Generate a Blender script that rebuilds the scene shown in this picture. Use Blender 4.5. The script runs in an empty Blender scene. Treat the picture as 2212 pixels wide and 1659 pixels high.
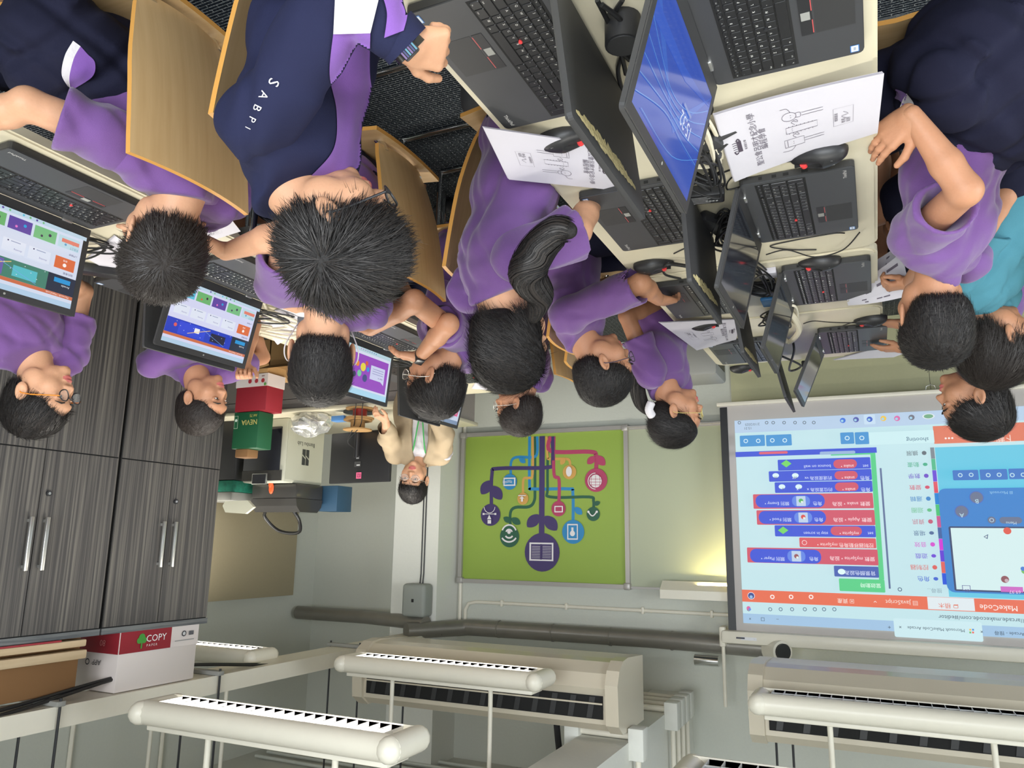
import bpy, bmesh, math, random
import numpy as np
from mathutils import Vector, Matrix, Euler
random.seed(7); np.random.seed(7)
S = bpy.context.scene
COL = S.collection
PI = math.pi

# ------------------------------------------------------------------ camera (held upside down by the photographer)
F_PX = 1660.0; CAM_H = 1.575
YAW, PITCH, ROLL = .43867, .20274, -.01475
_cy, _sy, _cp, _sp = math.cos(YAW), math.sin(YAW), math.cos(PITCH), math.sin(PITCH)
FWD = np.array([_sy*_cp, _cy*_cp, -_sp]); _right = np.array([_cy, -_sy, 0.]); _down = np.cross(FWD, _right)
RGT = math.cos(ROLL)*_right + math.sin(ROLL)*_down
DWN = -math.sin(ROLL)*_right + math.cos(ROLL)*_down
cd = bpy.data.cameras.new('camera'); cam = bpy.data.objects.new('camera', cd); COL.objects.link(cam)
cd.sensor_fit = 'HORIZONTAL'; cd.sensor_width = 36; cd.lens = F_PX/2212*36; cd.clip_start = .02; cd.clip_end = 60
# picture is upside down: camera x axis = -right, camera y axis = down of the room
cam.matrix_world = Matrix(((-RGT[0], DWN[0], -FWD[0], 0), (-RGT[1], DWN[1], -FWD[1], 0), (-RGT[2], DWN[2], -FWD[2], CAM_H), (0, 0, 0, 1)))
S.camera = cam

def ray(x, y):          # measured photo point -> direction in the room
    u, v = (1106.0-x)/F_PX, (829.5-y)/F_PX
    return RGT*u + DWN*v + FWD
def onZ(x, y, z): d = ray(x, y); t = (z-CAM_H)/d[2]; return Vector((d[0]*t, d[1]*t, z))
def onX(x, y, a): d = ray(x, y); t = a/d[0]; return Vector((a, d[1]*t, CAM_H+d[2]*t))
def onY(x, y, a): d = ray(x, y); t = a/d[1]; return Vector((d[0]*t, a, CAM_H+d[2]*t))
def atD(x, y, t): d = ray(x, y); return Vector((d[0]*t, d[1]*t, CAM_H+d[2]*t))

# ------------------------------------------------------------------ world, light, exposure
w = bpy.data.worlds.new('world'); S.world = w; w.use_nodes = True
w.node_tree.nodes['Background'].inputs[0].default_value = (.80, .90, 1.0, 1)
w.node_tree.nodes['Background'].inputs[1].default_value = 2.2
S.view_settings.view_transform = 'Standard'; S.view_settings.look = 'None'
S.view_settings.gamma = 1; S.view_settings.exposure = 0.0; S.view_settings.use_curve_mapping = False
def area(name, loc, rot, sx, sy, power, col):
    l = bpy.data.lights.new(name, 'AREA'); l.shape = 'RECTANGLE'; l.size = sx; l.size_y = sy; l.energy = power; l.color = col
    o = bpy.data.objects.new(name, l); o.location = loc; o.rotation_euler = rot; COL.objects.link(o); return o
# area lamps added at unseen back and left windows, standing in for daylight
area('window_fill', (0.2, -2.45, 1.9), (math.radians(104), 0, 0), 3.6, 1.5, 220, (.93, .97, 1.0))
area('window_fill_side', (-3.9, 0.8, 1.8), (0, math.radians(-104), 0), 1.5, 2.6, 125, (.90, .96, 1.0))

# ------------------------------------------------------------------ materials
def lin(c):
    return tuple(((v/255)/12.92 if v <= 10 else ((v/255+.055)/1.055)**2.4) for v in c)
def mat(name, col, rough=.5, metal=0., spec=.5, emit=None, estr=1., bump=None, alpha=None, sheen=0, coat=0):
    m = bpy.data.materials.new(name); m.use_nodes = True; nt = m.node_tree; b = nt.nodes['Principled BSDF']
    b.inputs['Base Color'].default_value = (*col, 1); b.inputs['Roughness'].default_value = rough
    b.inputs['Metallic'].default_value = metal; b.inputs['Specular IOR Level'].default_value = spec
    if emit is not None:
        b.inputs['Emission Color'].default_value = (*emit, 1); b.inputs['Emission Strength'].default_value = estr
    if sheen: b.inputs['Sheen Weight'].default_value = sheen
    if coat: b.inputs['Coat Weight'].default_value = coat
    if alpha is not None:
        b.inputs['Transmission Weight'].default_value = alpha
    if bump:
        sc, st = bump[:2]
        tc = nt.nodes.new('ShaderNodeTexCoord'); n = nt.nodes.new('ShaderNodeTexNoise'); n.inputs['Scale'].default_value = sc
        n.inputs['Detail'].default_value = 5
        bp = nt.nodes.new('ShaderNodeBump'); bp.inputs['Strength'].default_value = st; bp.inputs['Distance'].default_value = .01
        nt.links.new(tc.outputs['Object'], n.inputs['Vector']); nt.links.new(n.outputs['Fac'], bp.inputs['Height'])
        nt.links.new(bp.outputs['Normal'], b.inputs['Normal'])
        if len(bump) > 2:   # colour variation of the thing itself
            mx = nt.nodes.new('ShaderNodeMix'); mx.data_type = 'RGBA'
            mx.inputs[6].default_value = (*[c*(1-bump[2]) for c in col], 1); mx.inputs[7].default_value = (*[min(1, c*(1+bump[2])) for c in col], 1)
            nt.links.new(n.outputs['Fac'], mx.inputs[0]); nt.links.new(mx.outputs[2], b.inputs['Base Color'])
    return m
def streak(name, c1, c2, scale, rough=.5, ramp=(.4, .6), detail=4, spec=.4, noise2=None):
    m = mat(name, c1, rough, spec=spec); nt = m.node_tree; b = nt.nodes['Principled BSDF']
    tc = nt.nodes.new('ShaderNodeTexCoord'); mp = nt.nodes.new('ShaderNodeMapping'); mp.inputs['Scale'].default_value = scale
    n = nt.nodes.new('ShaderNodeTexNoise'); n.inputs['Scale'].default_value = 1; n.inputs['Detail'].default_value = detail; n.inputs['Roughness'].default_value = .65
    r = nt.nodes.new('ShaderNodeValToRGB'); r.color_ramp.elements[0].position = ramp[0]; r.color_ramp.elements[1].position = ramp[1]
    r.color_ramp.elements[0].color = (*c1, 1); r.color_ramp.elements[1].color = (*c2, 1)
    nt.links.new(tc.outputs['Object'], mp.inputs[0]); nt.links.new(mp.outputs[0], n.inputs['Vector'])
    nt.links.new(n.outputs['Fac'], r.inputs[0]); nt.links.new(r.outputs[0], b.inputs['Base Color'])
    return m
M = {}
M['wall'] = mat('painted_wall', lin((204, 206, 196)), .75, bump=(60, .08, .03))
M['wall_low'] = mat('painted_wall_green', lin((188, 186, 150)), .7, bump=(60, .06, .03))
M['ceiling'] = mat('ceiling_paint', lin((206, 206, 198)), .85, bump=(40, .1, .04))
M['beam'] = mat('beam_paint', lin((226, 226, 218)), .7, bump=(50, .1, .03))
M['white_paint'] = mat('cream_metal_paint', lin((232, 226, 210)), .35, bump=(30, .02, .02))
M['ac'] = mat('ivory_plastic', lin((206, 196, 176)), .3, coat=.2)
M['cabinet'] = streak('dark_grained_laminate', lin((60, 58, 58)), lin((108, 104, 98)), (90, 90, .8), .45, (.42, .72), 3)
M['cab_edge'] = streak('dark_grained_laminate_top', lin((78, 82, 86)), lin((112, 114, 114)), (2, 2, 60), .45)
M['wood'] = streak('beech_plywood', lin((206, 174, 128)), lin((190, 156, 110)), (45, 2.5, 2.5), .38, (.3, .75), 3)
M['wood_edge'] = mat('plywood_edge', lin((206, 150, 76)), .4)
M['wood_seam'] = mat('plywood_seam', lin((70, 48, 26)), .5)
M['table'] = mat('cream_table_top', lin((210, 202, 178)), .38, bump=(20, .01, .02))
M['table_side'] = mat('table_grey_panel', lin((150, 142, 138)), .5)
M['black'] = mat('black_plastic', (.018, .018, .02), .42)
M['black_matte'] = mat('black_rubbery', (.03, .03, .032), .6, bump=(300, .02))
M['lap'] = mat('laptop_charcoal', (.045, .046, .050), .48, bump=(500, .01))
M['lap_blue'] = mat('laptop_charcoal_paler', (.05, .052, .056), .42, bump=(500, .01))  # slightly paler, smoother copy of the charcoal
M['bezel'] = mat('laptop_bezel', (.030, .030, .031), .5)
M['key'] = mat('laptop_key', (.014, .014, .015), .4)
M['legend'] = mat('key_legend', (.75, .75, .7), .5)
M['silver'] = mat('brushed_silver', (.62, .62, .6), .3, .9)
M['chrome'] = mat('chrome', (.7, .7, .7), .12, 1)
M['darkchrome'] = mat('dark_chrome', (.12, .12, .13), .2, 1)
M['red'] = mat('red_plastic', (.75, .05, .05), .4)
M['darkred'] = mat('red_stripe', (.5, .08, .08), .4)
M['screen_off'] = mat('glossy_dark_screen', (.012, .013, .02), .08, spec=.7)
M['sticker'] = mat('sticker_white_blue', (.75, .82, .9), .4)
M['sticker_b'] = mat('sticker_blue', (.12, .3, .65), .4)
M['pale_strip'] = mat('pale_ragged_strip', lin((190, 176, 130)), .8, bump=(120, .8, .4))
M['paper'] = mat('white_paper', lin((208, 205, 214)), .7)
M['ink'] = mat('printed_ink', lin((105, 98, 112)), .8)
M['ink_d'] = mat('printed_ink_dark', lin((70, 60, 75)), .8)
M['purple'] = mat('purple_cotton', lin((106, 73, 130)), .85, spec=.2, bump=(500, .12, .08), sheen=.25)
M['navy'] = mat('navy_fleece', lin((32, 35, 62)), .9, spec=.2, bump=(600, .12, .10))
M['navy_d'] = mat('dark_navy_cloth', lin((26, 27, 46)), .9, spec=.2, bump=(600, .12, .12))
M['teal'] = mat('teal_cotton', lin((74, 130, 146)), .85, spec=.2, bump=(500, .12, .08))
M['beige'] = mat('beige_overshirt', lin((166, 148, 122)), .85, spec=.2, bump=(400, .12, .06))
M['white_cloth'] = mat('white_cloth', lin((206, 202, 206)), .8, spec=.2, bump=(120, .2, .03))
M['purple2'] = mat('purple_fleece', lin((122, 84, 160)), .9, spec=.2, bump=(600, .12, .08), sheen=.15)
M['hair'] = mat('black_hair', (.009, .0075, .0075), .62, spec=.35, bump=(90, .5))
M['hair_b'] = mat('brown_black_hair', (.017, .012, .010), .6, spec=.35, bump=(90, .5))
M['hair_hi'] = mat('hair_strand', (.022, .017, .015), .45, spec=.4)
M['eye_w'] = mat('eye_white', (.75, .72, .68), .3)
M['eye_d'] = mat('dark_iris', (.02, .012, .01), .2)
M['glass'] = mat('spectacle_lens', (.9, .93, .95), .05); M['glass'].node_tree.nodes['Principled BSDF'].inputs['Alpha'].default_value = .13
M['mask'] = mat('pale_blue_mask', lin((190, 205, 210)), .8)
M['green_lanyard'] = mat('green_lanyard', lin((60, 160, 80)), .7)
M['cardboard'] = mat('brown_cardboard', lin((176, 138, 88)), .8, bump=(80, .05, .06))
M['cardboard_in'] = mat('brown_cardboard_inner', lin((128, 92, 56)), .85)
M['hpred'] = mat('red_carton', lin((146, 34, 46)), .5)
M['hpwhite'] = mat('white_carton', lin((220, 210, 205)), .5)
M['nevgreen'] = mat('green_carton', lin((24, 84, 52)), .5)
M['gold'] = mat('gold_print', lin((206, 190, 110)), .5)
M['grey_box'] = mat('grey_plastic', lin((150, 150, 145)), .5)
M['silver_p'] = mat('light_grey_panel', lin((196, 196, 180)), .4)
M['smoke'] = mat('smoked_plastic', (.05, .048, .046), .15)
M['orange_p'] = mat('orange_plastic', lin((240, 90, 40)), .5)
M['teal_p'] = mat('green_patterned_carton', lin((20, 105, 85)), .6, bump=(30, .1, .8))
M['pink'] = mat('pink_sticker', lin((240, 120, 160)), .6)
M['bluep'] = mat('blue_plastic', lin((60, 130, 190)), .4)
M['pale_wood'] = streak('pale_moulding_wood', lin((206, 184, 152)), lin((190, 166, 132)), (30, 2, 30), .5, (.3, .7), 3)
M['orange_t'] = mat('orange_spectacle_arm', lin((214, 130, 40)), .4)
M['blue_d'] = mat('dark_blue_carton', lin((46, 78, 104)), .5)
M['copper'] = mat('red_filament', lin((150, 36, 30)), .4)
M['bagclear'] = mat('clear_plastic_bag', (.85, .85, .83), .18, alpha=.75, bump=(25, .9))
M['duct'] = mat('galvanised_duct', lin((138, 134, 126)), .34, .45, bump=(9, .08, .12))
M['board_frame'] = mat('aluminium_frame', lin((176, 172, 168)), .4, .4)
M['board_paint'] = mat('whiteboard_surface', lin((176, 182, 158)), .28)
M['screen_cloth'] = mat('projection_cloth', lin((190, 184, 180)), .8)
M['cable'] = mat('black_cable', (.012, .012, .013), .45)
M['cable_w'] = mat('cream_cable', lin((214, 206, 184)), .5)
M['floor_shoe'] = mat('shoe_rubber', (.03, .03, .035), .6)
M['watch'] = mat('watch_black', (.012, .012, .013), .3)
M['tan_board'] = mat('tan_board', lin((172, 160, 132)), .7, bump=(50, .05, .03))
M['speaker'] = mat('grey_speaker_grille', lin((150, 154, 148)), .6, bump=(400, .2))
M['louver'] = mat('mirror_louver', (.78, .78, .78), .4, .2)
M['tube_on'] = mat('lit_tube', (1, 1, 1), .5, emit=(1, .98, .95), estr=11)
M['tube_off'] = mat('unlit_tube', (.8, .8, .76), .4)
M['shadow_gap'] = mat('black_gap', (.006, .006, .006), .8)

def skin_mat(name, c):
    m = mat(name, c, .5, spec=.35, bump=(180, .06, .05)); b = m.node_tree.nodes['Principled BSDF']
    b.inputs['Subsurface Weight'].default_value = .08; b.inputs['Subsurface Radius'].default_value = (1, .35, .2); b.inputs['Subsurface Scale'].default_value = .01
    return m
M['skin'] = skin_mat('skin', lin((196, 148, 117)))
M['skin2'] = skin_mat('skin_tan', lin((178, 128, 98)))
M['lips'] = skin_mat('lips', lin((190, 104, 100)))

def carpet():
    m = mat('striped_carpet_tiles', (.03, .04, .05), .95, spec=.1); nt = m.node_tree; b = nt.nodes['Principled BSDF']
    tc = nt.nodes.new('ShaderNodeTexCoord'); mp = nt.nodes.new('ShaderNodeMapping'); mp.inputs['Scale'].default_value = (1, 1, 1)
    br = nt.nodes.new('ShaderNodeTexBrick'); br.inputs['Scale'].default_value = 26; br.inputs['Mortar Size'].default_value = .05
    br.inputs['Brick Width'].default_value = 1.6; br.inputs['Row Height'].default_value = .28; br.inputs['Mortar Smooth'].default_value = .6
    br.inputs['Color1'].default_value = (.018, .024, .034, 1); br.inputs['Color2'].default_value = (.028, .036, .048, 1); br.inputs['Mortar'].default_value = (.34, .36, .36, 1)
    n = nt.nodes.new('ShaderNodeTexNoise'); n.inputs['Scale'].default_value = 160
    mx = nt.nodes.new('ShaderNodeMix'); mx.data_type = 'RGBA'; mx.blend_type = 'MULTIPLY'; mx.inputs[0].default_value = .8
    r = nt.nodes.new('ShaderNodeValToRGB'); r.color_ramp.elements[0].position = .35; r.color_ramp.elements[1].position = .65
    nt.links.new(tc.outputs['Object'], mp.inputs[0]); nt.links.new(mp.outputs[0], br.inputs['Vector']); nt.links.new(tc.outputs['Object'], n.inputs['Vector'])
    nt.links.new(n.outputs['Fac'], r.inputs[0]); nt.links.new(br.outputs['Color'], mx.inputs[6]); nt.links.new(r.outputs[0], mx.inputs[7])
    nt.links.new(mx.outputs[2], b.inputs['Base Color']); return m
M['carpet'] = carpet()

# ------------------------------------------------------------------ object helpers
def tag(o, label=None, cat=None, group=None, kind=None):
    if label: o['label'] = label
    if cat: o['category'] = cat
    if group: o['group'] = group
    if kind: o['kind'] = kind
    return o
def thing(name, label, cat, loc=(0, 0, 0), rotz=0, group=None):
    o = bpy.data.objects.new(name, None); COL.objects.link(o); o.empty_display_size = .05
    o.location = loc; o.rotation_euler = (0, 0, rotz); return tag(o, label, cat, group)
def link(name, me, parent=None):
    o = bpy.data.objects.new(name, me); COL.objects.link(o)
    if parent: o.parent = parent
    return o

class MB:
    """collects shapes into one mesh"""
    def __init__(s): s.v = []; s.f = []; s.m = []; s.mats = []; s.sm = []
    def mi(s, m):
        if isinstance(m, str): m = M[m]
        if m not in s.mats: s.mats.append(m)
        return s.mats.index(m)
    def add(s, V, Fs, m, smooth=False, T=None):
        o = len(s.v); i = s.mi(m)
        for p in V:
            p = Vector(p); s.v.append(tuple(T @ p) if T is not None else tuple(p))
        for f in Fs: s.f.append([o+k for k in f]); s.m.append(i); s.sm.append(smooth)
        return s
    def box(s, c, d, m, T=None, bev=0, seg=2):
        if bev <= 0:
            x, y, z = d[0]/2, d[1]/2, d[2]/2
            V = [(c[0]+a*x, c[1]+b*y, c[2]+e*z) for e in (-1, 1) for b in (-1, 1) for a in (-1, 1)]
            return s.add(V, [(0, 2, 3, 1), (4, 5, 7, 6), (0, 1, 5, 4), (2, 6, 7, 3), (0, 4, 6, 2), (1, 3, 7, 5)], m, T=T)
        bm = bmesh.new(); bmesh.ops.create_cube(bm, size=1)
        for v in bm.verts: v.co = Vector((v.co.x*d[0], v.co.y*d[1], v.co.z*d[2]))
        bmesh.ops.bevel(bm, geom=bm.edges[:]+bm.verts[:], offset=min(bev, min(d)*.49), segments=seg, affect='EDGES', profile=.5)
        return s.frombm(bm, m, Matrix.Translation(c) if T is None else T @ Matrix.Translation(c), True)
    def frombm(s, bm, m, T=None, smooth=True):
        bm.verts.index_update(); V = [v.co.copy() for v in bm.verts]; Fs = [[v.index for v in f.verts] for f in bm.faces]; bm.free()
        return s.add(V, Fs, m, smooth, T)
    def bb(s, x0, x1, y0, y1, z0, z1, m, bev=0, T=None):
        return s.box(((x0+x1)/2, (y0+y1)/2, (z0+z1)/2), (abs(x1-x0), abs(y1-y0), abs(z1-z0)), m, T, bev)
    def sph(s, c, r, m, n=16, T=None, R=None):
        r = (r, r, r) if not hasattr(r, '__len__') else r
        V = [(0, 0, 1)]; k = n//2
        for i in range(1, k):
            a = PI*i/k
            for j in range(n): b = 2*PI*j/n; V.append((math.sin(a)*math.cos(b), math.sin(a)*math.sin(b), math.cos(a)))
        V.append((0, 0, -1)); Fs = [(0, 1+j, 1+(j+1) % n) for j in range(n)]
        for i in range(k-2):
            for j in range(n): a = 1+i*n+j; b = 1+i*n+(j+1) % n; Fs.append((a, a+n, b+n, b))
        e = len(V)-1; o = 1+(k-2)*n; Fs += [(o+j, e, o+(j+1) % n) for j in range(n)]
        W = []
        for p in V:
            q = Vector((p[0]*r[0], p[1]*r[1], p[2]*r[2]))
            if R is not None: q = R @ q
            W.append(q+Vector(c))
        return s.add(W, Fs, m, True, T)
    def tube(s, pts, r, m, n=8, closed=False, T=None, cap=True):
        P = [Vector(p) for p in pts]; N = len(P); rs = r if hasattr(r, '__len__') else [r]*N
        V = []; up = None
        for i in range(N):
            if closed: t = (P[(i+1) % N]-P[i-1])
            else: t = P[min(i+1, N-1)]-P[max(i-1, 0)]
            t = t.normalized() if t.length > 1e-9 else Vector((0, 0, 1))
            if up is None:
                up = Vector((0, 0, 1)) if abs(t.z) < .9 else Vector((1, 0, 0))
            x = up.cross(t)
            x = x.normalized() if x.length > 1e-6 else Vector((1, 0, 0)).cross(t).normalized(); up = t.cross(x).normalized()
            for j in range(n):
                a = 2*PI*j/n; V.append(P[i]+x*(math.cos(a)*rs[i])+up*(math.sin(a)*rs[i]))
        Fs = []
        for i in range(N if closed else N-1):
            for j in range(n): a = i*n+j; b = i*n+(j+1) % n; c = ((i+1) % N)*n; Fs.append((a, b, c+(j+1) % n, c+j))
        if cap and not closed: Fs.append(list(range(n))[::-1]); Fs.append([(N-1)*n+j for j in range(n)])
        return s.add(V, Fs, m, True, T)
    def cyl(s, a, b, r, m, n=16, T=None, r2=None): return s.tube([a, b], [r, r if r2 is None else r2], m, n, T=T)
    def prism(s, outline, z0, z1, m, T=None, smooth=False):
        n = len(outline); V = [(p[0], p[1], z0) for p in outline]+[(p[0], p[1], z1) for p in outline]
        Fs = [list(range(n))[::-1], list(range(n, 2*n))]+[(i, (i+1) % n, n+(i+1) % n, n+i) for i in range(n)]
        return s.add(V, Fs, m, smooth, T)
    def lathe(s, prof, m, n=24, T=None):
        V = [(r*math.cos(2*PI*j/n), r*math.sin(2*PI*j/n), z) for r, z in prof for j in range(n)]; k = len(prof)
        Fs = [(i*n+j, i*n+(j+1) % n, (i+1)*n+(j+1) % n, (i+1)*n+j) for i in range(k-1) for j in range(n)]
        return s.add(V, Fs, m, True, T)
    def build(s, name, parent=None):
        me = bpy.data.meshes.new(name); me.from_pydata(s.v, [], s.f)
        for m in s.mats: me.materials.append(m)
        me.polygons.foreach_set('material_index', s.m); me.polygons.foreach_set('use_smooth', s.sm); me.update()
        if any(s.sm):
            try: me.set_sharp_from_angle(angle=math.radians(40))
            except Exception: pass
        return link(name, me, parent)
def smooth_path(P, k=6):       # Catmull-Rom
    P = [Vector(p) for p in P]; Q = [P[0]]+P+[P[-1]]; out = []
    for i in range(1, len(Q)-2):
        a, b, c, d = Q[i-1:i+3]
        for j in range(k):
            t = j/k; out.append(.5*((2*b)+(c-a)*t+(2*a-5*b+4*c-d)*t*t+(3*b-a-3*c+d)*t**3))
    return out+[P[-1]]
def rrect(x0, y0, x1, y1, r, n=4):
    o = []
    for cx, cy, a in ((x1-r, y1-r, 0), (x0+r, y1-r, 90), (x0+r, y0+r, 180), (x1-r, y0+r, 270)):
        for i in range(n+1): t = math.radians(a+90*i/n); o.append((cx+r*math.cos(t), cy+r*math.sin(t)))
    return o
_tc = {}
def text_mesh(s):
    if s in _tc: return _tc[s]
    c = bpy.data.curves.new('t', 'FONT'); c.body = s; c.size = 1; c.resolution_u = 2
    o = bpy.data.objects.new('t', c); COL.objects.link(o)
    dg = bpy.context.evaluated_depsgraph_get(); dg.update(); me = o.evaluated_get(dg).to_mesh()
    V = [tuple(v.co[:2]) for v in me.vertices]; Fs = [list(p.vertices) for p in me.polygons]
    wd = max([v[0] for v in V], default=0); bpy.data.objects.remove(o); bpy.data.curves.remove(c)
    _tc[s] = (V, Fs, wd); return _tc[s]
_cm = {}
def cmat(col, emit, rough=.09):
    k = (col, emit, rough)
    if k not in _cm:
        c = lin(col); nm = 'print_%02x%02x%02x' % col
        _cm[k] = mat(('lit_' if emit else '')+nm, ((.02, .02, .02) if rough < .5 else (.08, .08, .08)) if emit else c, .5 if not emit else rough, emit=c if emit else None, estr=emit or 0)
    return _cm[k]
class Canvas:
    """flat print or screen picture made of stacked flat shapes in plane units (u right, v up)"""
    def __init__(s, origin, ex, ey, emit=0, eps=.0004, rough=.09):
        s.rough = rough
        s.o, s.ex, s.ey = Vector(origin), Vector(ex).normalized(), Vector(ey).normalized(); s.n = s.ex.cross(s.ey); s.emit = emit; s.eps = eps; s.L = 0; s.mb = MB()
    def poly(s, P, col, Fs=None, step=True):
        if step: s.L += 1
        s.mb.add([s.o+s.ex*p[0]+s.ey*p[1]+s.n*(s.L*s.eps) for p in P], Fs or [list(range(len(P)))], cmat(col, s.emit, s.rough)); return s
    def rect(s, a, b, col, r=0, step=True):
        x0, x1 = sorted((a[0], b[0])); y0, y1 = sorted((a[1], b[1]))
        r = min(r, (x1-x0)*.499, (y1-y0)*.499)
        return s.poly(rrect(x0, y0, x1, y1, r) if r > 0 else [(x0, y0), (x1, y0), (x1, y1), (x0, y1)], col, step=step)
    def circ(s, c, r, col, n=28, sy=1, step=True): return s.poly([(c[0]+r*math.cos(2*PI*i/n), c[1]+r*sy*math.sin(2*PI*i/n)) for i in range(n)], col, step=step)
    def line(s, P, w, col, closed=False, k=0, step=True):
        if step: s.L += 1
        if k: P = [(q.x, q.y) for q in smooth_path([(p[0], p[1], 0) for p in P], k)]
        N = len(P); V = []
        for i in range(N):
            a = P[(i-1) % N] if (closed or i > 0) else P[i]; b = P[(i+1) % N] if (closed or i < N-1) else P[i]
            d = (b[0]-a[0], b[1]-a[1]); l = math.hypot(*d) or 1; nx, ny = -d[1]/l*w/2, d[0]/l*w/2
            V += [(P[i][0]+nx, P[i][1]+ny), (P[i][0]-nx, P[i][1]-ny)]
        Fs = [(2*i, 2*((i+1) % N), 2*((i+1) % N)+1, 2*i+1) for i in range(N if closed else N-1)]
        return s.poly(V, col, Fs, step=False)
    def ring(s, c, r, w, col, a0=0, a1=360, n=24):
        return s.line([(c[0]+r*math.cos(math.radians(a0+(a1-a0)*i/n)), c[1]+r*math.sin(math.radians(a0+(a1-a0)*i/n))) for i in range(n+1)], w, col)
    def text(s, p, size, t, col, al='l', d=(1, 0), step=True):
        V, Fs, wd = text_mesh(t); o = {'l': 0, 'c': wd/2, 'r': wd}[al]
        if not Fs: return s
        if step: s.L += 1
        return s.poly([(p[0]+(x-o)*size*d[0]-y*size*d[1], p[1]+(x-o)*size*d[1]+y*size*d[0]) for x, y in V], col, Fs, step=False)
    def build(s, name, parent=None): return s.mb.build(name, parent)
def dup(root, loc, rotz, **kw):
    r = root.copy(); COL.objects.link(r); r.location = loc; r.rotation_euler = (0, 0, rotz)
    for k, v in kw.items(): r[k] = v
    for ch in list(root.children):
        c = ch.copy(); COL.objects.link(c); c.parent = r
        for g in ch.children:
            d = g.copy(); COL.objects.link(d); d.parent = c
    return r
# ================================================================== THE ROOM
CEIL = 3.25; YW = 5.75; XR = 4.65; XL = -4.0; YB = -2.5
def struct(name, mb, parent=None): o = mb.build(name, parent); o['kind'] = 'structure'; return o
struct('floor', MB().bb(XL-.1, XR+.1, YB-.1, YW+.1, -.08, 0, 'carpet'))
struct('ceiling', MB().bb(XL-.1, XR+.1, YB-.1, YW+.1, CEIL, CEIL+.1, 'ceiling'))
struct('wall_front', MB().bb(XL-.1, XR+.1, YW, YW+.1, 0, CEIL, 'wall'))
struct('wall_right', MB().bb(XR, XR+.1, YB, YW, 0, CEIL, 'wall'))
def windowed(name, axis, a0, a1, zs, c, wn):
    b = MB(); lo, hi = (XL, XR) if axis == 'x' else (YB, YW)
    def seg(p, q, z0, z1):
        if axis == 'x': b.bb(p, q, c-.1, c, z0, z1, 'wall')
        else: b.bb(c-.1, c, p, q, z0, z1, 'wall')
    seg(lo, hi, 0, zs[0]); seg(lo, hi, zs[1], CEIL); seg(lo, a0, *zs); seg(a1, hi, *zs)
    w_ = struct(name, b)
    f = MB()
    n = 4
    for i in range(n+1):
        t = a0+(a1-a0)*i/n
        if axis == 'x': f.bb(t-.025, t+.025, c-.08, c-.03, zs[0], zs[1], 'white_paint')
        else: f.bb(c-.08, c-.03, t-.025, t+.025, zs[0], zs[1], 'white_paint')
    for z in zs:
        if axis == 'x': f.bb(a0, a1, c-.08, c-.03, z-.025, z+.025, 'white_paint')
        else: f.bb(c-.08, c-.03, a0, a1, z-.025, z+.025, 'white_paint')
    struct(wn, f)
windowed('wall_back', 'x', -1.8, 2.2, (1.0, 2.8), YB, 'window_1')  # unseen window openings, put in to let daylight into the room
windowed('wall_left', 'y', -1.0, 2.4, (1.0, 2.8), XL, 'window_2')
struct('trim_1', MB().bb(XL, .9, YW-.012, YW, 0.0, .56, 'wall_low'))
# column on the front wall, concrete beam on the ceiling
struct('wall_column', MB().bb(3.16, 3.58, 5.4, YW, 0, CEIL, 'beam'))
struct('ceiling_beam', MB().bb(1.262, 1.545, YB, YW, 2.6, CEIL, 'beam'))
# thin ceiling conduits near the front wall
for i in range(5):
    o = MB().cyl((1.9, 5.0+i*.13, CEIL-.02), (4.5, 5.0+i*.13, CEIL-.02), .012, 'wall', 8).build('ceiling_conduit')
    tag(o, 'painted ceiling conduit, %s of five side by side' % ['farthest from the front wall', 'second farthest from the front wall', 'middle one', 'second nearest the front wall', 'nearest the front wall'][i], 'conduit', 'conduits on the ceiling')

# ---- square conduit straps on the beam
def beam_clamp(y, n, label):
    t = thing('beam_conduit_group', label, 'conduit', (0, y, 0), 0, 'conduit loops around the beam')
    for i in range(n):
        yy = i*.13
        b = MB(); b.cyl((1.24, yy, 2.578), (1.57, yy, 2.578), .018, 'white_paint', 10)
        b.build('cross_pipe', t)
        for x in (1.225, 1.585):
            b = MB(); b.bb(x-.042, x+.042, yy-.05, yy+.05, 2.53, 2.69, 'beam', .006); b.build('junction_box', t)
            MB().cyl((x, yy, 2.68), (x, yy, CEIL), .015, 'white_paint', 10).build('vertical_pipe', t)
beam_clamp(4.25, 1, 'single white conduit looped under the concrete beam, nearer loop')
beam_clamp(5.02, 4, 'row of four white conduits looped under the concrete beam by the front wall')

# ---- long cream cable tray
t = thing('cable_tray', 'long cream metal cable tray hung from the ceiling above the dark cabinets', 'cable tray', (3.2, 0, 0))
MB().bb(-.005, .0, -.5, 5.38, 2.285, 2.375, 'white_paint').bb(0, .2, -.5, 5.38, 2.285, 2.290, 'white_paint').bb(.2, .205, -.5, 5.38, 2.285, 2.375, 'white_paint').build('tray_channel', t)
for y in (1.55, 2.33, 3.22, 4.45):
    MB().bb(-.03, .24, y-.02, y+.02, 2.262, 2.284, 'grey_box', .004).build('bracket', t)
    for x in (-.02, .22): MB().cyl((x, y, 2.25), (x, y, CEIL), .006, 'black', 8).build('hanger_rod', t)
for k, (z0, dx) in enumerate(((2.30, .05), (2.30, .12))):
    P = [(3.2+dx, -.4, 2.30), (3.1+dx, .9, 2.31), (3.22, 2.0, 2.27+.02*k), (3.26, 2.9, 2.21), (3.2+dx, 3.9, 2.31), (3.2+dx, 5.2, 2.30), (3.1, 5.4, 2.28)]
    tag(MB().tube(smooth_path(P, 8), .008, 'cable', 6).build('power_cable'), ['thick black cable drooping along the cable tray, upper strand', 'thick black cable drooping along the cable tray, lower strand'][k], 'cable', 'cables on the tray')
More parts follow.
